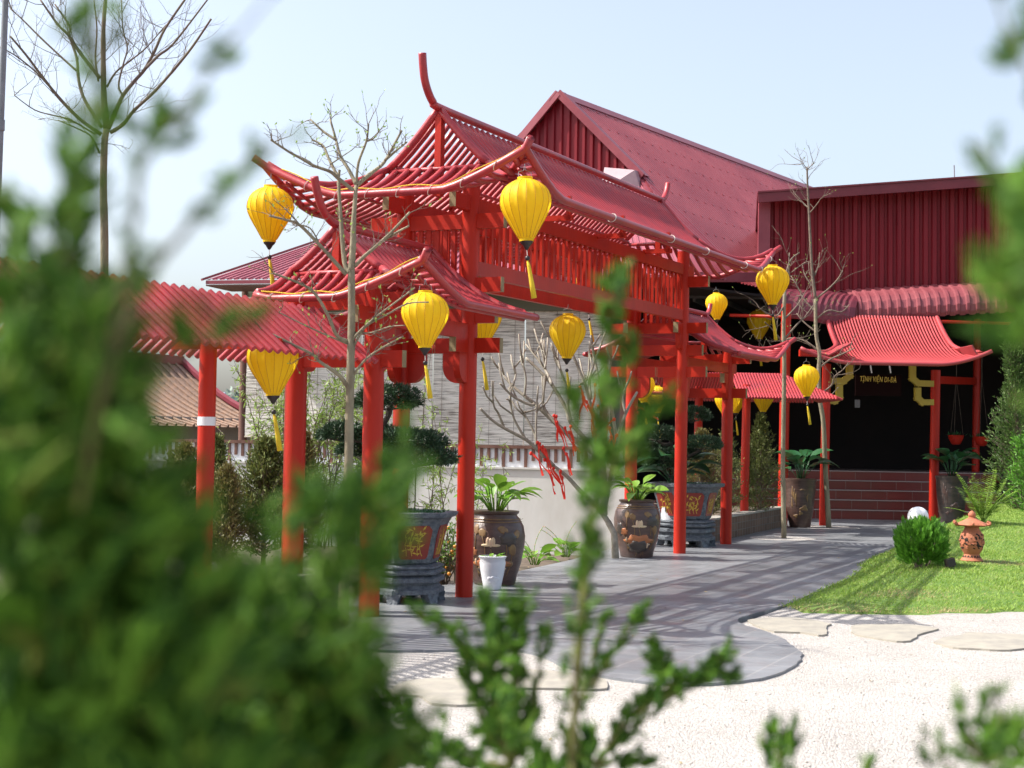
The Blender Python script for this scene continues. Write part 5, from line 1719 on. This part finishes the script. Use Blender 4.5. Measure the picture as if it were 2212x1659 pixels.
conifer(onZ(1615, 27.2, .2), 1.35, .36, 'low conifer behind the first walkway column', 59, m_conif, 4200, wid=.016)
conifer(onZ(2198, 26.0, .3), 3.5, .60, 'tall cypress standing at the right edge beyond the lawn', 60, m_cypr, 15000, 'tree', 'cypress_tree', .5, None, .07, 0, .018)
conifer(onZ(2228, 24.5, .4), 1.5, .6, 'bright green conifer in front of the tall cypress at the right edge', 62, m_thuja, 4200, 'shrub', 'conifer_shrub', .5, None, .07, 0, .02)
def at_lawn(x, y):
    g = G(x, y)
    for _ in range(12):
        z = lawn_z(g[0], g[1]) if inside(g[0], g[1], lawnp) else 0
        g = G(x, y, z)
    return g
# ball thuja on the lawn
def ball_thuja():
    g = at_lawn(1990, 1226)
    c = V(g[0], g[1], g[2])
    t = thing('ball_thuja', c, 'round bright green thuja bush on the lawn', 'shrub')
    rng = random.Random(71)
    mb = MB(); lb = MB()
    R = 51*g[1]/FPX
    cc = c+ZUP*R*.98
    for k in range(14):
        a = rng.uniform(0, 6.28)
        mb.tube([c+V(.05*math.cos(a), .05*math.sin(a), -.05), c+V(.22*math.cos(a), .22*math.sin(a), .35)], [.012, .006], 5)
    mb.build('stem', m_twig, t)
    for k in range(2100):
        th, ph = rng.uniform(0, 6.28), math.asin(rng.uniform(-.85, 1))
        u = V(math.cos(th)*math.cos(ph), math.sin(th)*math.cos(ph), math.sin(ph))
        lump = 1+.10*math.sin(th*4+ph*3)+.07*math.sin(th*9-ph*5)
        q = cc+u*R*lump*rng.uniform(.72, 1.0)*V(1.03, 1, 1.0)
        d0 = nrm(u*.8+ZUP*.9+V(rng.gauss(0, .2), rng.gauss(0, .2), 0))
        sd_ = nrm(np.cross(d0, V(rng.gauss(0, 1), rng.gauss(0, 1), .1)))
        nn = np.cross(sd_, d0)
        for j in range(9):
            f = (j-4)/4
            lb.leaf(q+d0*.012*(4-abs(j-4)), nrm(d0+sd_*f*.9), nn, rng.uniform(.03, .052), .010)
    lb.build('foliage', m_thuja, t)
ball_thuja()
# white dome lamp behind the bush
g = at_lawn(1990, 1226); g = V(P(1984, 1150, g[1]+1.2)[0], g[1]+1.2, 0); g[2] = lawn_z(g[0], g[1]) if inside(g[0], g[1], lawnp) else 0
zt = P(1984, 1094, g[1])[2]
dl = thing('dome_lamp', g, 'white round garden lamp peeping out above the ball thuja', 'lamp')
mb = MB(); mb.ball(V(g[0]-.02, g[1], zt-.13), .13, 24, 14); mb.build('globe', m_glass, dl, True)
mb = MB(); mb.tube([g, V(g[0]-.02, g[1], zt-.3)], .05, 12); mb.build('lamp_post', m_steel, dl, True)
# terracotta lantern
def terra():
    g = at_lawn(2099, 1212)
    t = thing('garden_lantern', g, 'terracotta garden lantern with a six-cornered pagoda cap on the lawn', 'garden lantern')
    s = 108*g[1]/FPX/1.0
    c = g
    mb = MB(); mb.lathe([(.215*s, 0), (.225*s, .02*s), (.20*s, .05*s), (.165*s, .09*s), (.15*s, .15*s)], c, 30); mb.build('foot', m_terra, t, True, ang=50)
    BP = [(.15*s, .14*s), (.16*s, .16*s), (.21*s, .24*s), (.235*s, .34*s), (.235*s, .44*s), (.215*s, .53*s), (.17*s, .60*s), (.155*s, .62*s), (.14*s, .66*s), (.15*s, .70*s)]
    mb = MB(); mb.lathe(BP, c, 40); bd = mb.build('belly', m_terra, t, True)
    a0 = face(c); rng = random.Random(5)
    mb = MB()
    for i in range(44):
        a = a0-1.5+3.0*rng.random(); z = rng.uniform(.26, .54)*s
        wv = rng.uniform(.035, .075)*s
        ph = rng.uniform(0, 3)
        relief(mb, c, BP, a, z, wv, wv*rng.uniform(.5, .9), 9, .002, lambda q: 1+.45*math.cos(2*q+ph))
    mb.build('fret_shade_inlay', m_dark, bd)  # black inlays on the closed belly, painted shade instead of cut holes
    mb = MB()
    for i in range(30):
        relief(mb, c, BP, a0-1.5+3.0*rng.random(), rng.uniform(.25, .55)*s, .05*s, .04*s, 9, .008, lambda q: 1+.3*math.sin(3*q))
    mb.build('raised_leaf', m_terra, bd, True)
    mb = MB()
    for i in range(9):
        for j in range(5):
            a = a0-1.6+i*.40+(j-2)*.055
            relief(mb, c, [(.20*s, .05*s), (.165*s, .09*s), (.15*s, .15*s)], a, (.085+.012*(2-abs(j-2)))*s, .016*s, .035*s, 6, .002)
    mb.build('fan_shade_inlay', m_dark, t)  # dark fan marks laid on the foot, shade of holes not cut
    # six-cornered cap with curled tips
    def fr(q, tt): 
        k = max(0, math.cos(6*q/2*2))**3 if False else (0.5+.5*math.cos(6*q))**3
        return 1+.26*k*max(0, (.55-tt)*2) if tt < .55 else 1
    mb = MB(); mb.lathe([(.26*s, .70*s), (.30*s, .725*s), (.29*s, .745*s), (.20*s, .79*s), (.12*s, .83*s), (.09*s, .85*s)], c, 48, .3, fr); cap = mb.build('cap', m_terra, t, True, ang=60)
    mb = MB()
    for i in range(6):
        a = .3+i*math.pi/3
        d = V(math.cos(a), math.sin(a), 0)
        mb.tube([c+d*.33*s+ZUP*.735*s, c+d*.375*s+ZUP*.74*s, c+d*.395*s+ZUP*.765*s, c+d*.38*s+ZUP*.785*s, c+d*.355*s+ZUP*.78*s], [.028*s, .026*s, .022*s, .02*s, .016*s], 8)
    mb.build('curled_tip', m_terra, cap, True)
    mb = MB(); mb.lathe([(.05*s, .84*s), (.085*s, .855*s), (.06*s, .87*s), (.075*s, .90*s), (.078*s, .93*s), (.055*s, .97*s), (.015*s, 1.0*s), (.003*s, 1.01*s)], c, 20); mb.build('bud_finial', m_terra, t, True, ang=60)
terra()
# black spotlight
g = at_lawn(2052, 1229)
sp = thing('garden_spotlight', g, 'small black spotlight on the grass beside the ball thuja', 'spotlight')
mb = MB(); mb.box(g+V(0, 0, .075), (V(1, .2, .25), V(-.2, 1, 0), V(-.25, 0, 1)), (.10, .08, .085)); mb.build('lamp_head', m_black, sp)
mb = MB(); mb.tube([g-ZUP*.05, g+ZUP*.06], .012, 6); mb.beam(g+V(-.05, 0, .03), g+V(.05, 0, .03), .03, .012); mb.build('stake', m_black, sp)
# fern beside the lawn
def fern(c, lab, seed, n=16, L=.85):
    rng = random.Random(seed)
    t = thing('fern', c, lab, 'plant')
    mb = MB(); lb = MB()
    for k in range(n):
        a = 6.28*k/n+rng.uniform(-.2, .2)
        el = rng.uniform(.7, 1.4)
        d = V(math.cos(a)*math.cos(el), math.sin(a)*math.cos(el), math.sin(el))
        q = [c]
        l = L*rng.uniform(.7, 1.1)
        for j in range(14):
            d = nrm(d+V(0, 0, -.055)); q.append(q[-1]+d*l/14)
        mb.tube(q, [.006*(1-.06*i) for i in range(15)], 4)
        for j in range(3, 15):
            s_ = nrm(np.cross(d, ZUP+V(.01, 0, 0)))
            wv = .13*math.sin(math.pi*(j/15)**.8)+.02
            for sg in (1, -1):
                for ff in (0, .5):
                    b_ = q[j]+(q[j-1]-q[j])*ff
                    lb.leaf(b_, s_*sg+nrm(q[j]-q[j-1])*.35, ZUP+V(rng.gauss(0, .2), rng.gauss(0, .2), 0), wv, .026)
    mb.build('rachis', m_fern, t); lb.build('frond', m_fern, t)
_f = onZ(2124, 22.6, 0); _f[2] = lawn_z(_f[0], _f[1]) if inside(_f[0], _f[1], lawnp) else .2
fern(_f, 'yellow-green fern at the far edge of the lawn', 81, 16, .80)
# hanging red pots
for i, (x, y, lab) in enumerate(((2065, 945, 'red hanging pot left of the right pavilion column'), (2120, 948, 'red hanging pot right of the right pavilion column'))):
    c = P(x, y, 33.5)
    hp = thing('hanging_pot', c, lab, 'hanging pot', 'red hanging pots')
    mb = MB(); mb.lathe([(.06, -.16), (.10, -.14), (.15, -.03), (.165, .03), (.175, .05), (.15, .05), (.13, -.02)], c, 20); mb.build('pot_body', m_red, hp, True, ang=50)
    mb = MB()
    for a in (0, 2.1, 4.2): mb.tube([c+V(.16*math.cos(a), .16*math.sin(a), .04), c+V(0, 0, 1.3)], .003, 4)
    mb.tube([c+V(0, 0, 1.3), c+V(0, 0, 2.0)], .006, 4)
    mb.build('hanger_cord', m_twig, hp)
    mb = MB(); rng = random.Random(90+i)
    for k in range(40): mb.leaf(c+V(rng.gauss(0, .07), rng.gauss(0, .07), .03), V(rng.gauss(0, 1), rng.gauss(0, 1), .6), ZUP, .14, .03)
    mb.build('leaf', m_broadd, hp)
# lamp pole at the far left edge
g = onZ(-26, 14.0, 0)
lpst = thing('lamp_pole', g, 'grey steel pole at the left edge of the picture', 'pole')
mb = MB(); mb.tube([g-ZUP*.1, g+V(0, 0, 2.2), g+V(.02, 0, 3.3)], [.05, .046, .040], 14); mb.tube([g+V(.02, 0, 3.3), g+V(.05, 0, 6.2)], [.032, .028], 14); mb.build('pole_shaft', m_steel, lpst, True, ang=40)
mb = MB(); mb.tube([g+V(.03, 0, 4.35), g+V(.03, 0, 4.45)], .04, 14); mb.build('pole_ring', m_steel, lpst, True, ang=40)

# ================================================================== FAR TEMPLE ROOFS ON THE LEFT
def temple(c, Wd, D, hw, hr, lab, mroof, name='temple', rot=0.0):
    t = thing(name, c, lab, 'building', 'old temple buildings beyond the garden')
    ca, sa = math.cos(rot), math.sin(rot)
    X, Y = V(ca, sa, 0), V(-sa, ca, 0)
    q = lambda x, y, z: c+X*x+Y*y+ZUP*z
    mb = MB(); mb.box(q(0, 0, hw/2), (X, Y, ZUP), (Wd, D, hw)); mb.build('wall', m_ltwall, t)
    mb = MB()
    ov = .7
    for s in (1, -1):
        pts = []
        for i in range(9):
            f = i/8
            y = s*(D/2+ov)*f
            z = hw-.25+(hr-hw+.25)*((1-f)*.35+.65*(1-f)**2)
            pts.append((y, z))
        vs = []
        for y, z in pts: vs += [q(-Wd/2-ov*.4, y, z), q(Wd/2+ov*.4, y, z)]
        mb.add(vs, [(2*i, 2*i+1, 2*i+3, 2*i+2) for i in range(8)])
        n = int(Wd/.3)
        for k in range(n+1):
            x = -Wd/2-ov*.4+(Wd+ov*.8)*k/n
            mb.tube([q(x, y, z+.02) for y, z in pts], .05, 5)
    rf = mb.build('roof', mroof, t)
    mb = MB()
    mb.beam(q(-Wd/2-ov*.4, 0, hr+.08), q(Wd/2+ov*.4, 0, hr+.08), .2, .25)
    for s in (1, -1):
        for sy in (1, -1):
            pts = []
            for i in range(9):
                f = i/8
                pts.append(q(s*(Wd/2+ov*.4), sy*(D/2+ov)*f, hw-.25+(hr-hw+.25)*((1-f)*.35+.65*(1-f)**2)+.1))
            mb.tube(pts, .11, 7)
    mb.build('ridge_trim', m_flash, rf)
    mb = MB()
    for s in (1, -1):
        mb.add([q(s*Wd/2, -D/2, hw), q(s*Wd/2, D/2, hw), q(s*Wd/2, D*.2, hw+(hr-hw)*.36), q(s*Wd/2, 0, hr), q(s*Wd/2, -D*.2, hw+(hr-hw)*.36)], [(0, 1, 2, 3, 4)])
    mb.build('gable', m_brown, t)
    mb = MB()
    for z in (.22, .42, .58):
        for s in (1, -1):
            mb.beam(q(s*(Wd/2+.03), -D*.28*(1-z), hw+(hr-hw)*z), q(s*(Wd/2+.03), D*.28*(1-z), hw+(hr-hw)*z), .06, .14)
    mb.build('gable_board', m_ltwall, t)
    return t, q
def curl(mb, c, s, X, turns=1.6):
    pts = []
    for i in range(30):
        a = i/29*turns*2*math.pi
        r = s*(1-.78*i/29)
        pts.append(c+X*(math.cos(a)*r)+ZUP*(math.sin(a)*r))
    mb.tube(pts, [s*.16*(1-.5*i/29) for i in range(30)], 7)
def curve_up(mb, c, s, X):
    pts = [c, c+X*s*.3+ZUP*s*.1, c+X*s*.65+ZUP*s*.5, c+X*s*.7+ZUP*s*1.0, c+X*s*.55+ZUP*s*1.35]
    mb.tube(pts, [s*.16, s*.14, s*.1, s*.08, s*.1], 7)
zA = 42.0
cA = P(330, 950, zA); cA[2] = 0
tA, qA = temple(cA+V(-1.1, 0, 0), 5.0, 6.0, 2.0, 3.6, 'old temple with a brown tiled curved roof behind the left foliage', m_oldtile, rot=rad(62))
cB = P(482, 950, 50); cB[2] = 0
tB, qB = temple(cB+V(-.2, 1.5, 0), 4.5, 2.8, .85, 2.35, 'small orange-tiled temple gatehouse left of the brown hall post', m_oldred, rot=rad(80))
mb = MB()
X = V(1, 0, 0)
p = P(478, 882, 49); curl(mb, p, .32, X); curve_up(mb, P(440, 905, 49), .55, X); curl(mb, P(496, 912, 49), .36, X)
mb.tube([P(446, 924, 49), P(470, 915, 49), P(500, 925, 49), P(520, 932, 49)], [.12, .16, .14, .08], 7)
curve_up(mb, P(468, 885, 49), .42, X)
mb.tube([P(496, 922, 49), P(494, 935, 49), P(485, 944, 49)], .09, 6)
dg = mb.build('dragon_ornament', m_dragon, tB, True)
mb = MB(); mb.beam(P(440, 958, 56), P(540, 964, 56), .3, .5); mb.build('blue_ridge', m_dragon, tB)
def far_tree(x, y, Z, R, lab, seed):
    rng = random.Random(seed)
    c = P(x, y, Z)
    t = thing('far_tree', V(c[0], c[1], 0), lab, 'tree', 'hazy trees far behind the temples')
    mb = MB(); mb.tube([V(c[0], c[1], -.1), c], [.2, .08], 8); mb.build('trunk', m_twig, t)
    lb = MB()
    for k in range(1500):
        u = nrm(V(rng.gauss(0, 1), rng.gauss(0, 1), rng.gauss(0, 1)))
        q = c+u*R*rng.uniform(.4, 1)**.6*(1+.3*math.sin(u[0]*5+seed)*math.cos(u[2]*4))
        lb.leaf(q, V(rng.gauss(0, 1), rng.gauss(0, 1), rng.gauss(0, 1)), V(rng.gauss(0, 1), rng.gauss(0, 1), rng.gauss(0, 1)), .28*R, .14*R)
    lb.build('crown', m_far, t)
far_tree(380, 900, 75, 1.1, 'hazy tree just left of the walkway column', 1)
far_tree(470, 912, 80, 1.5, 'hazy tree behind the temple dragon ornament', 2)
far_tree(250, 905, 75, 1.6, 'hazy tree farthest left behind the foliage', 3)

# ================================================================== CYPRESS SPRIGS CLOSE TO THE CAMERA
class Cyp:
    def __init__(s, name, base, lab, seed, m=None):
        s.t = thing(name, base, lab, 'shrub', 'blurred cypress shrubs close to the camera')
        s.l = MB(); s.b = MB(); s.r = random.Random(seed); s.base = V(*base); s.m = m or m_fg
    TPL = []
    def spray(s, p, d, L, w=1.0):
        # a juniper branchlet: a short cord of scale leaves with smaller cords round it
        if not Cyp.TPL:
            rr = random.Random(77)
            for q in range(9):
                mb = MB()
                mb.tube([V(0, 0, 0), V(.02, 0, .3), V(0, .03, .65), V(rr.gauss(0, .05), 0, 1)], [.05, .075, .06, .015], 5)
                for i in range(10):
                    z = rr.uniform(0, .7); an = rr.uniform(0, 6.28)
                    l = rr.uniform(.28, .5)*(1-.35*z)
                    e = V(math.cos(an), math.sin(an), rr.uniform(.8, 1.5)); e = e/np.linalg.norm(e)
                    p0 = V(0, 0, z)
                    mb.tube([p0, p0+e*l*.55, p0+nrm(e+ZUP*.5)*l], [.04, .05, .012], 4)
                Cyp.TPL.append((np.array(mb.v), mb.f))
        r = s.r
        vs, fs = Cyp.TPL[r.randrange(9)]
        d = nrm(d)
        x = nrm(np.cross(d, V(r.gauss(0, 1), r.gauss(0, 1), r.gauss(0, 1))))
        y = np.cross(d, x)
        out = p+L*(vs[:, :1]*x*w+vs[:, 1:2]*y*w+vs[:, 2:]*d)
        bb = s.l.n
        s.l.v.extend(map(tuple, out.tolist()))
        s.l.f.extend([tuple(i+bb for i in f) for f in fs])
        s.l.n += len(vs)
    def limb(s, pts, Z, r0, dz=0.0, r1=.4):
        q = smooth3([P(x, y, Z+dz*i/max(1, len(pts)-1)) for i, (x, y) in enumerate(pts)], 5)
        s.b.tube(q, [r0*(1-(1-r1)*i/(len(q)-1)) for i in range(len(q))], 7)
        return q
    def clothe(s, q, n, L, off, upb=.6, f0=.15, w=1.0):
        r = s.r
        m = len(q)
        for k in range(n):
            f = r.uniform(f0, 1)
            i = min(m-2, int(f*(m-1)))
            p = q[i]+(q[i+1]-q[i])*r.random()+V(r.gauss(0, off), r.gauss(0, off), r.gauss(0, off))
            d = nrm(q[i+1]-q[i])
            s.spray(p, nrm(d*.8+V(r.gauss(0, .5), r.gauss(0, .5), r.gauss(0, .4)+upb*.5)), L*r.uniform(.6, 1.2), w)
    def cloud(s, x, y, rx, ry, Z, zs, n, L, w=1.0, dirb=None):
        r = s.r
        for k in range(n):
            a, f = r.uniform(0, 6.28), math.sqrt(r.random())
            px, py = x+rx*f*math.cos(a), y+ry*f*math.sin(a)
            p = P(px, py, Z+r.uniform(-zs, zs))
            d = nrm(V(r.gauss(.25, .6), r.gauss(0, .5), r.gauss(.6, .5))) if dirb is None else nrm(dirb+V(r.gauss(0, .4), r.gauss(0, .4), r.gauss(0, .4)))
            s.spray(p, d, L*r.uniform(.65, 1.25), w)
    def trunk(s, top, r0=.02, extra=26, L=.07, R=.22):
        b = s.base
        q = [b-ZUP*.1, b*.6+top*.4+V(.01, .01, 0), top]
        s.b.tube(q, [r0, r0*.8, r0*.5], 9)
        r = s.r
        for k in range(extra):                     # foliage lower on the shrub, below the picture
            f = r.uniform(.15, .92)
            p = b+(top-b)*f
            a = r.uniform(0, 6.28)
            e = p+V(math.cos(a)*R*(1-.6*f), math.sin(a)*R*(1-.6*f), .12)
            if e[1] < .38: continue
            s.b.tube([p, e], [.004, .0015], 4, False)
            for j in range(7): s.spray(p+(e-p)*r.uniform(.3, 1)+V(r.gauss(0, .02), r.gauss(0, .02), r.gauss(0, .02)), nrm(e-p+ZUP*.2), L*r.uniform(.7, 1.2))
    def done(s):
        s.b.build('branch', m_fgstem, s.t, True); s.l.build('foliage', s.m, s.t)

# big shrub filling the left
def fgshrub(name, x, Z, lab, seed, tx, ty, r0, extra, limbs, clouds, L=.05, R=.16, mul=1.0, wd=1.0):
    b_ = P(x, 1659, Z)
    k = Cyp(name, V(b_[0], Z, -.03), lab, seed)
    k.trunk(P(tx, ty, Z), r0, extra, .06, R)
    for pts, rr, dz, n, Ls, off in limbs:
        q = k.limb(pts, Z+dz, rr, .02, .3)
        if n: k.clothe(q, int(n*mul), Ls*(.92 if mul < 1.8 else .72), off*1.25, .45, .12 if mul > 1.8 else .2, wd)
    for cl in clouds:
        x_, y_, rx, ry, n, Ls = cl[:6]
        k.cloud(x_, y_, rx, ry, Z+(cl[6] if len(cl) > 6 else 0), .10*Z, int(n*min(1.8, mul*.5+.5)), Ls*(1 if mul < 1.8 else .8), wd)
    k.done()
fgshrub('cypress_shrub', 120, .82, 'large blurred green cypress shrub filling the left of the view', 101, 150, 1600, .006, 36,
  [([(150, 1500), (140, 1100), (130, 760), (150, 520), (185, 330), (214, 190), (205, 60), (195, -30)], .0042, -.03, 34, .030, .005),
   ([(170, 1100), (230, 800), (285, 520), (310, 345), (390, 250), (470, 130), (560, 20), (600, -30)], .0019, -.08, 8, .018, .002),
   ([(180, 1000), (300, 640), (400, 500), (480, 410), (560, 330), (640, 290)], .0026, -.04, 8, .018, .002),
   ([(140, 1000), (60, 620), (30, 520), (0, 420)], .003, 0, 12, .03, .004),
   ([(200, 900), (330, 800), (430, 745), (500, 710), (560, 680)], .0022, -.02, 12, .022, .003),
   ([(150, 1400), (240, 1150), (290, 1000), (300, 940)], .003, 0, 10, .03, .005),
   ([(150, 1500), (60, 1300), (10, 1100)], .003, 0, 10, .03, .005), ([(150, 1500), (300, 1400), (420, 1330)], .003, 0, 12, .03, .005)],
  [(40, 660, 60, 90, 24, .036), (125, 500, 30, 80, 13, .032), (150, 390, 18, 50, 6, .028), (188, 250, 14, 34, 5, .024), (336, 300, 22, 44, 10, .025), (380, 255, 16, 20, 4, .022), (462, 138, 10, 26, 4, .02, .1), (500, 90, 8, 14, 2, .016, .1),
   (548, 340, 14, 14, 4, .018, .05), (472, 425, 18, 22, 5, .02), (500, 395, 10, 10, 2, .018), (70, 860, 90, 160, 62, .040), (180, 660, 60, 60, 16, .032), (195, 780, 80, 70, 28, .036), (220, 930, 80, 120, 40, .038), (280, 840, 40, 40, 8, .028),
   (300, 970, 40, 70, 9, .03), (300, 570, 16, 50, 6, .024), (400, 740, 34, 14, 7, .022), (470, 715, 30, 10, 5, .02), (110, 1180, 130, 170, 92, .048), (290, 1190, 90, 120, 40, .042), (110, 1480, 150, 180, 110, .052), (320, 1500, 130, 160, 84, .050), (390, 1310, 70, 70, 20, .040), (30, 1000, 80, 160, 44, .044), (170, 40, 10, 30, 4, .022), (110, 1700, 190, 70, 70, .046), (340, 1700, 170, 60, 50, .044)])
# bushy shrub in the lower left middle, somewhat farther away
T = (620, 1620)
fgshrub('cypress_shrub', 620, 1.05, 'blurred dark cypress shrub in the lower left, hiding the gate column feet', 102, 620, 1620, .012, 30,
  [([T, (640, 1400), (620, 1250), (660, 1110)], .0035, 0, 12, .034, .006), ([T, (740, 1400), (800, 1200), (850, 1060), (862, 1010)], .0035, 0, 16, .034, .006), ([T, (560, 1400), (520, 1320)], .003, 0, 10, .032, .006),
   ([T, (480, 1500), (420, 1420)], .003, 0, 10, .034, .006), ([T, (720, 1450), (720, 1250), (730, 1130)], .003, 0, 14, .034, .006), ([T, (740, 1560), (840, 1560), (900, 1640)], .0035, 0, 16, .036, .006), ([T, (700, 1520), (770, 1430), (800, 1370)], .003, 0, 12, .032, .006),
   ([(740, 1560), (830, 1500), (850, 1440)], .0025, 0, 8, .03, .005)],
  [(590, 1140, 50, 24, 10, .034), (690, 1105, 50, 26, 14, .034), (740, 1150, 40, 50, 14, .034), (835, 1110, 24, 80, 16, .032), (850, 1040, 14, 26, 5, .028), (690, 1240, 40, 70, 14, .034), (760, 1280, 30, 60, 12, .032), (810, 1230, 24, 60, 10, .032),
   (500, 1320, 60, 36, 16, .036), (600, 1390, 90, 60, 44, .038), (480, 1480, 90, 120, 64, .042), (640, 1500, 120, 90, 76, .042), (740, 1440, 60, 80, 34, .038), (560, 1600, 160, 70, 80, .044), (600, 1280, 50, 30, 10, .034), (760, 1610, 80, 40, 26, .036), (560, 1690, 200, 40, 50, .042), (700, 1670, 120, 40, 24, .038)], R=.14)
# upright sprig in the middle
fgshrub('cypress_sprig', 1236, 1.55, 'tall upright cypress sprig in front of the frangipani', 103, 1236, 1640, .006, 14,
  [([(1236, 1640), (1250, 1400), (1272, 1200), (1290, 1050), (1305, 900), (1322, 740), (1334, 590)], .0050, 0, 34, .030, .005),
   ([(1246, 1450), (1262, 1280), (1276, 1160), (1288, 1060)], .0062, 0, 14, .022, .003),
   ([(1290, 1080), (1262, 980), (1240, 900), (1232, 850)], .0022, 0, 9, .028, .003), ([(1300, 1040), (1360, 950), (1410, 890), (1445, 868)], .0022, 0, 11, .028, .003), ([(1312, 900), (1350, 800), (1372, 738)], .002, 0, 7, .026, .003), ([(1322, 760), (1304, 700), (1308, 660)], .0018, 0, 4, .022, .002),
   ([(1300, 1060), (1350, 1000), (1386, 965)], .002, 0, 7, .026, .003), ([(1330, 650), (1348, 620), (1345, 590)], .0015, 0, 3, .022, .002)],
  [(1318, 970, 34, 50, 11, .028), (1308, 840, 18, 46, 7, .026), (1284, 1060, 24, 40, 8, .028), (1330, 620, 10, 26, 5, .024)], R=.1, mul=4.2, wd=1.35)
# bottom sprigs
T = (1105, 1655)
fgshrub('cypress_sprig', 1130, 1.9, 'bushy cypress sprigs at the bottom centre over the pebbles', 104, 1105, 1655, .006, 20,
  [([T, (1070, 1540), (1040, 1450), (975, 1370), (890, 1318)], .0050, 0, 20, .030, .004), ([T, (1066, 1480), (1070, 1390), (1062, 1300)], .0060, 0, 26, .034, .006), ([T, (1112, 1480), (1122, 1390), (1126, 1300)], .0055, 0, 22, .032, .005), ([T, (1150, 1540), (1166, 1430), (1180, 1368)], .0035, 0, 12, .026, .004),
   ([T, (1050, 1560), (1010, 1480), (1000, 1410)], .0035, 0, 12, .030, .004), ([T, (1000, 1640), (900, 1570), (835, 1500)], .0050, 0, 18, .034, .005), ([T, (1130, 1600), (1150, 1520)], .003, 0, 10, .03, .004), ([T, (1000, 1690), (880, 1640)], .004, 0, 14, .036, .005)],
  [(1085, 1560, 44, 80, 26, .036), (1075, 1400, 26, 50, 12, .032), (950, 1640, 90, 26, 14, .036)], R=.14, mul=4.0, wd=1.35)
T = (1290, 1655)
fgshrub('cypress_sprig', 1330, 2.0, 'spreading cypress sprigs right of the bottom centre reaching over the path edge', 105, 1290, 1655, .006, 16,
  [([T, (1240, 1580), (1268, 1480), (1288, 1390), (1312, 1320)], .0040, 0, 10, .028, .003), ([(1280, 1480), (1312, 1430), (1364, 1350), (1385, 1322)], .003, 0, 11, .030, .003), ([T, (1350, 1560), (1412, 1500), (1432, 1440), (1420, 1405)], .0045, 0, 18, .032, .004), ([(1380, 1540), (1450, 1480), (1520, 1450), (1572, 1412)], .0035, 0, 18, .030, .004),
   ([(1400, 1520), (1480, 1490), (1540, 1465), (1585, 1462)], .003, 0, 12, .028, .003), ([T, (1330, 1600), (1380, 1565), (1460, 1500)], .003, 0, 8, .028, .003), ([T, (1240, 1620), (1212, 1570), (1222, 1510)], .003, 0, 8, .026, .003), ([T, (1350, 1640), (1420, 1650)], .003, 0, 8, .03, .004), ([(1300, 1640), (1350, 1560), (1390, 1590)], .002, 0, 2, .02, .002)],
  [(1425, 1470, 26, 30, 8, .030), (1265, 1645, 40, 20, 8, .032)], R=.14, mul=4.0, wd=1.35)
# right edge
fgshrub('cypress_shrub', 2260, .80, 'blurred cypress shrub along the right edge of the view', 106, 2330, 1500, .010, 10,
  [([(2300, 1500), (2280, 1100), (2250, 800), (2215, 560), (2170, 410), (2118, 312)], .004, 0, 10, .028, .004), ([(2280, 1000), (2270, 500), (2235, 200), (2180, 70), (2145, -30)], .0022, 0, 6, .022, .003)],
  [(2210, 500, 30, 100, 18, .030), (2225, 690, 30, 60, 14, .032), (2205, 70, 14, 40, 4, .022), (2180, 430, 14, 30, 6, .026), (2200, 600, 24, 80, 16, .03)], R=.05, mul=1.5, wd=1.3)
fgshrub('cypress_shrub', 2160, 1.35, 'blurred cypress sprigs in the lower right corner over the pebbles', 107, 2180, 1710, .008, 18,
  [([(2180, 1710), (2110, 1630), (2080, 1570)], .003, 0, 10, .032, .005), ([(2180, 1710), (2150, 1610), (2140, 1540), (2158, 1510)], .003, 0, 12, .032, .005), ([(2180, 1710), (2205, 1590), (2230, 1510)], .003, 0, 14, .032, .005), ([(2180, 1710), (2085, 1680), (2035, 1640), (2022, 1610)], .003, 0, 9, .03, .005)],
  [(2150, 1620, 44, 50, 20, .032)], R=.12)
fgshrub('cypress_sprig', 1680, 1.7, 'short cypress tip poking up at the bottom edge, the left one', 108, 1680, 1700, .005, 12, [([(1680, 1720), (1684, 1660), (1680, 1605)], .003, 0, 8, .024, .003)], [], R=.08)
fgshrub('cypress_sprig', 1868, 1.7, 'very short cypress tip at the bottom edge, the right one', 109, 1868, 1715, .005, 12, [([(1868, 1730), (1870, 1680), (1868, 1640)], .003, 0, 8, .024, .003)], [], R=.08)
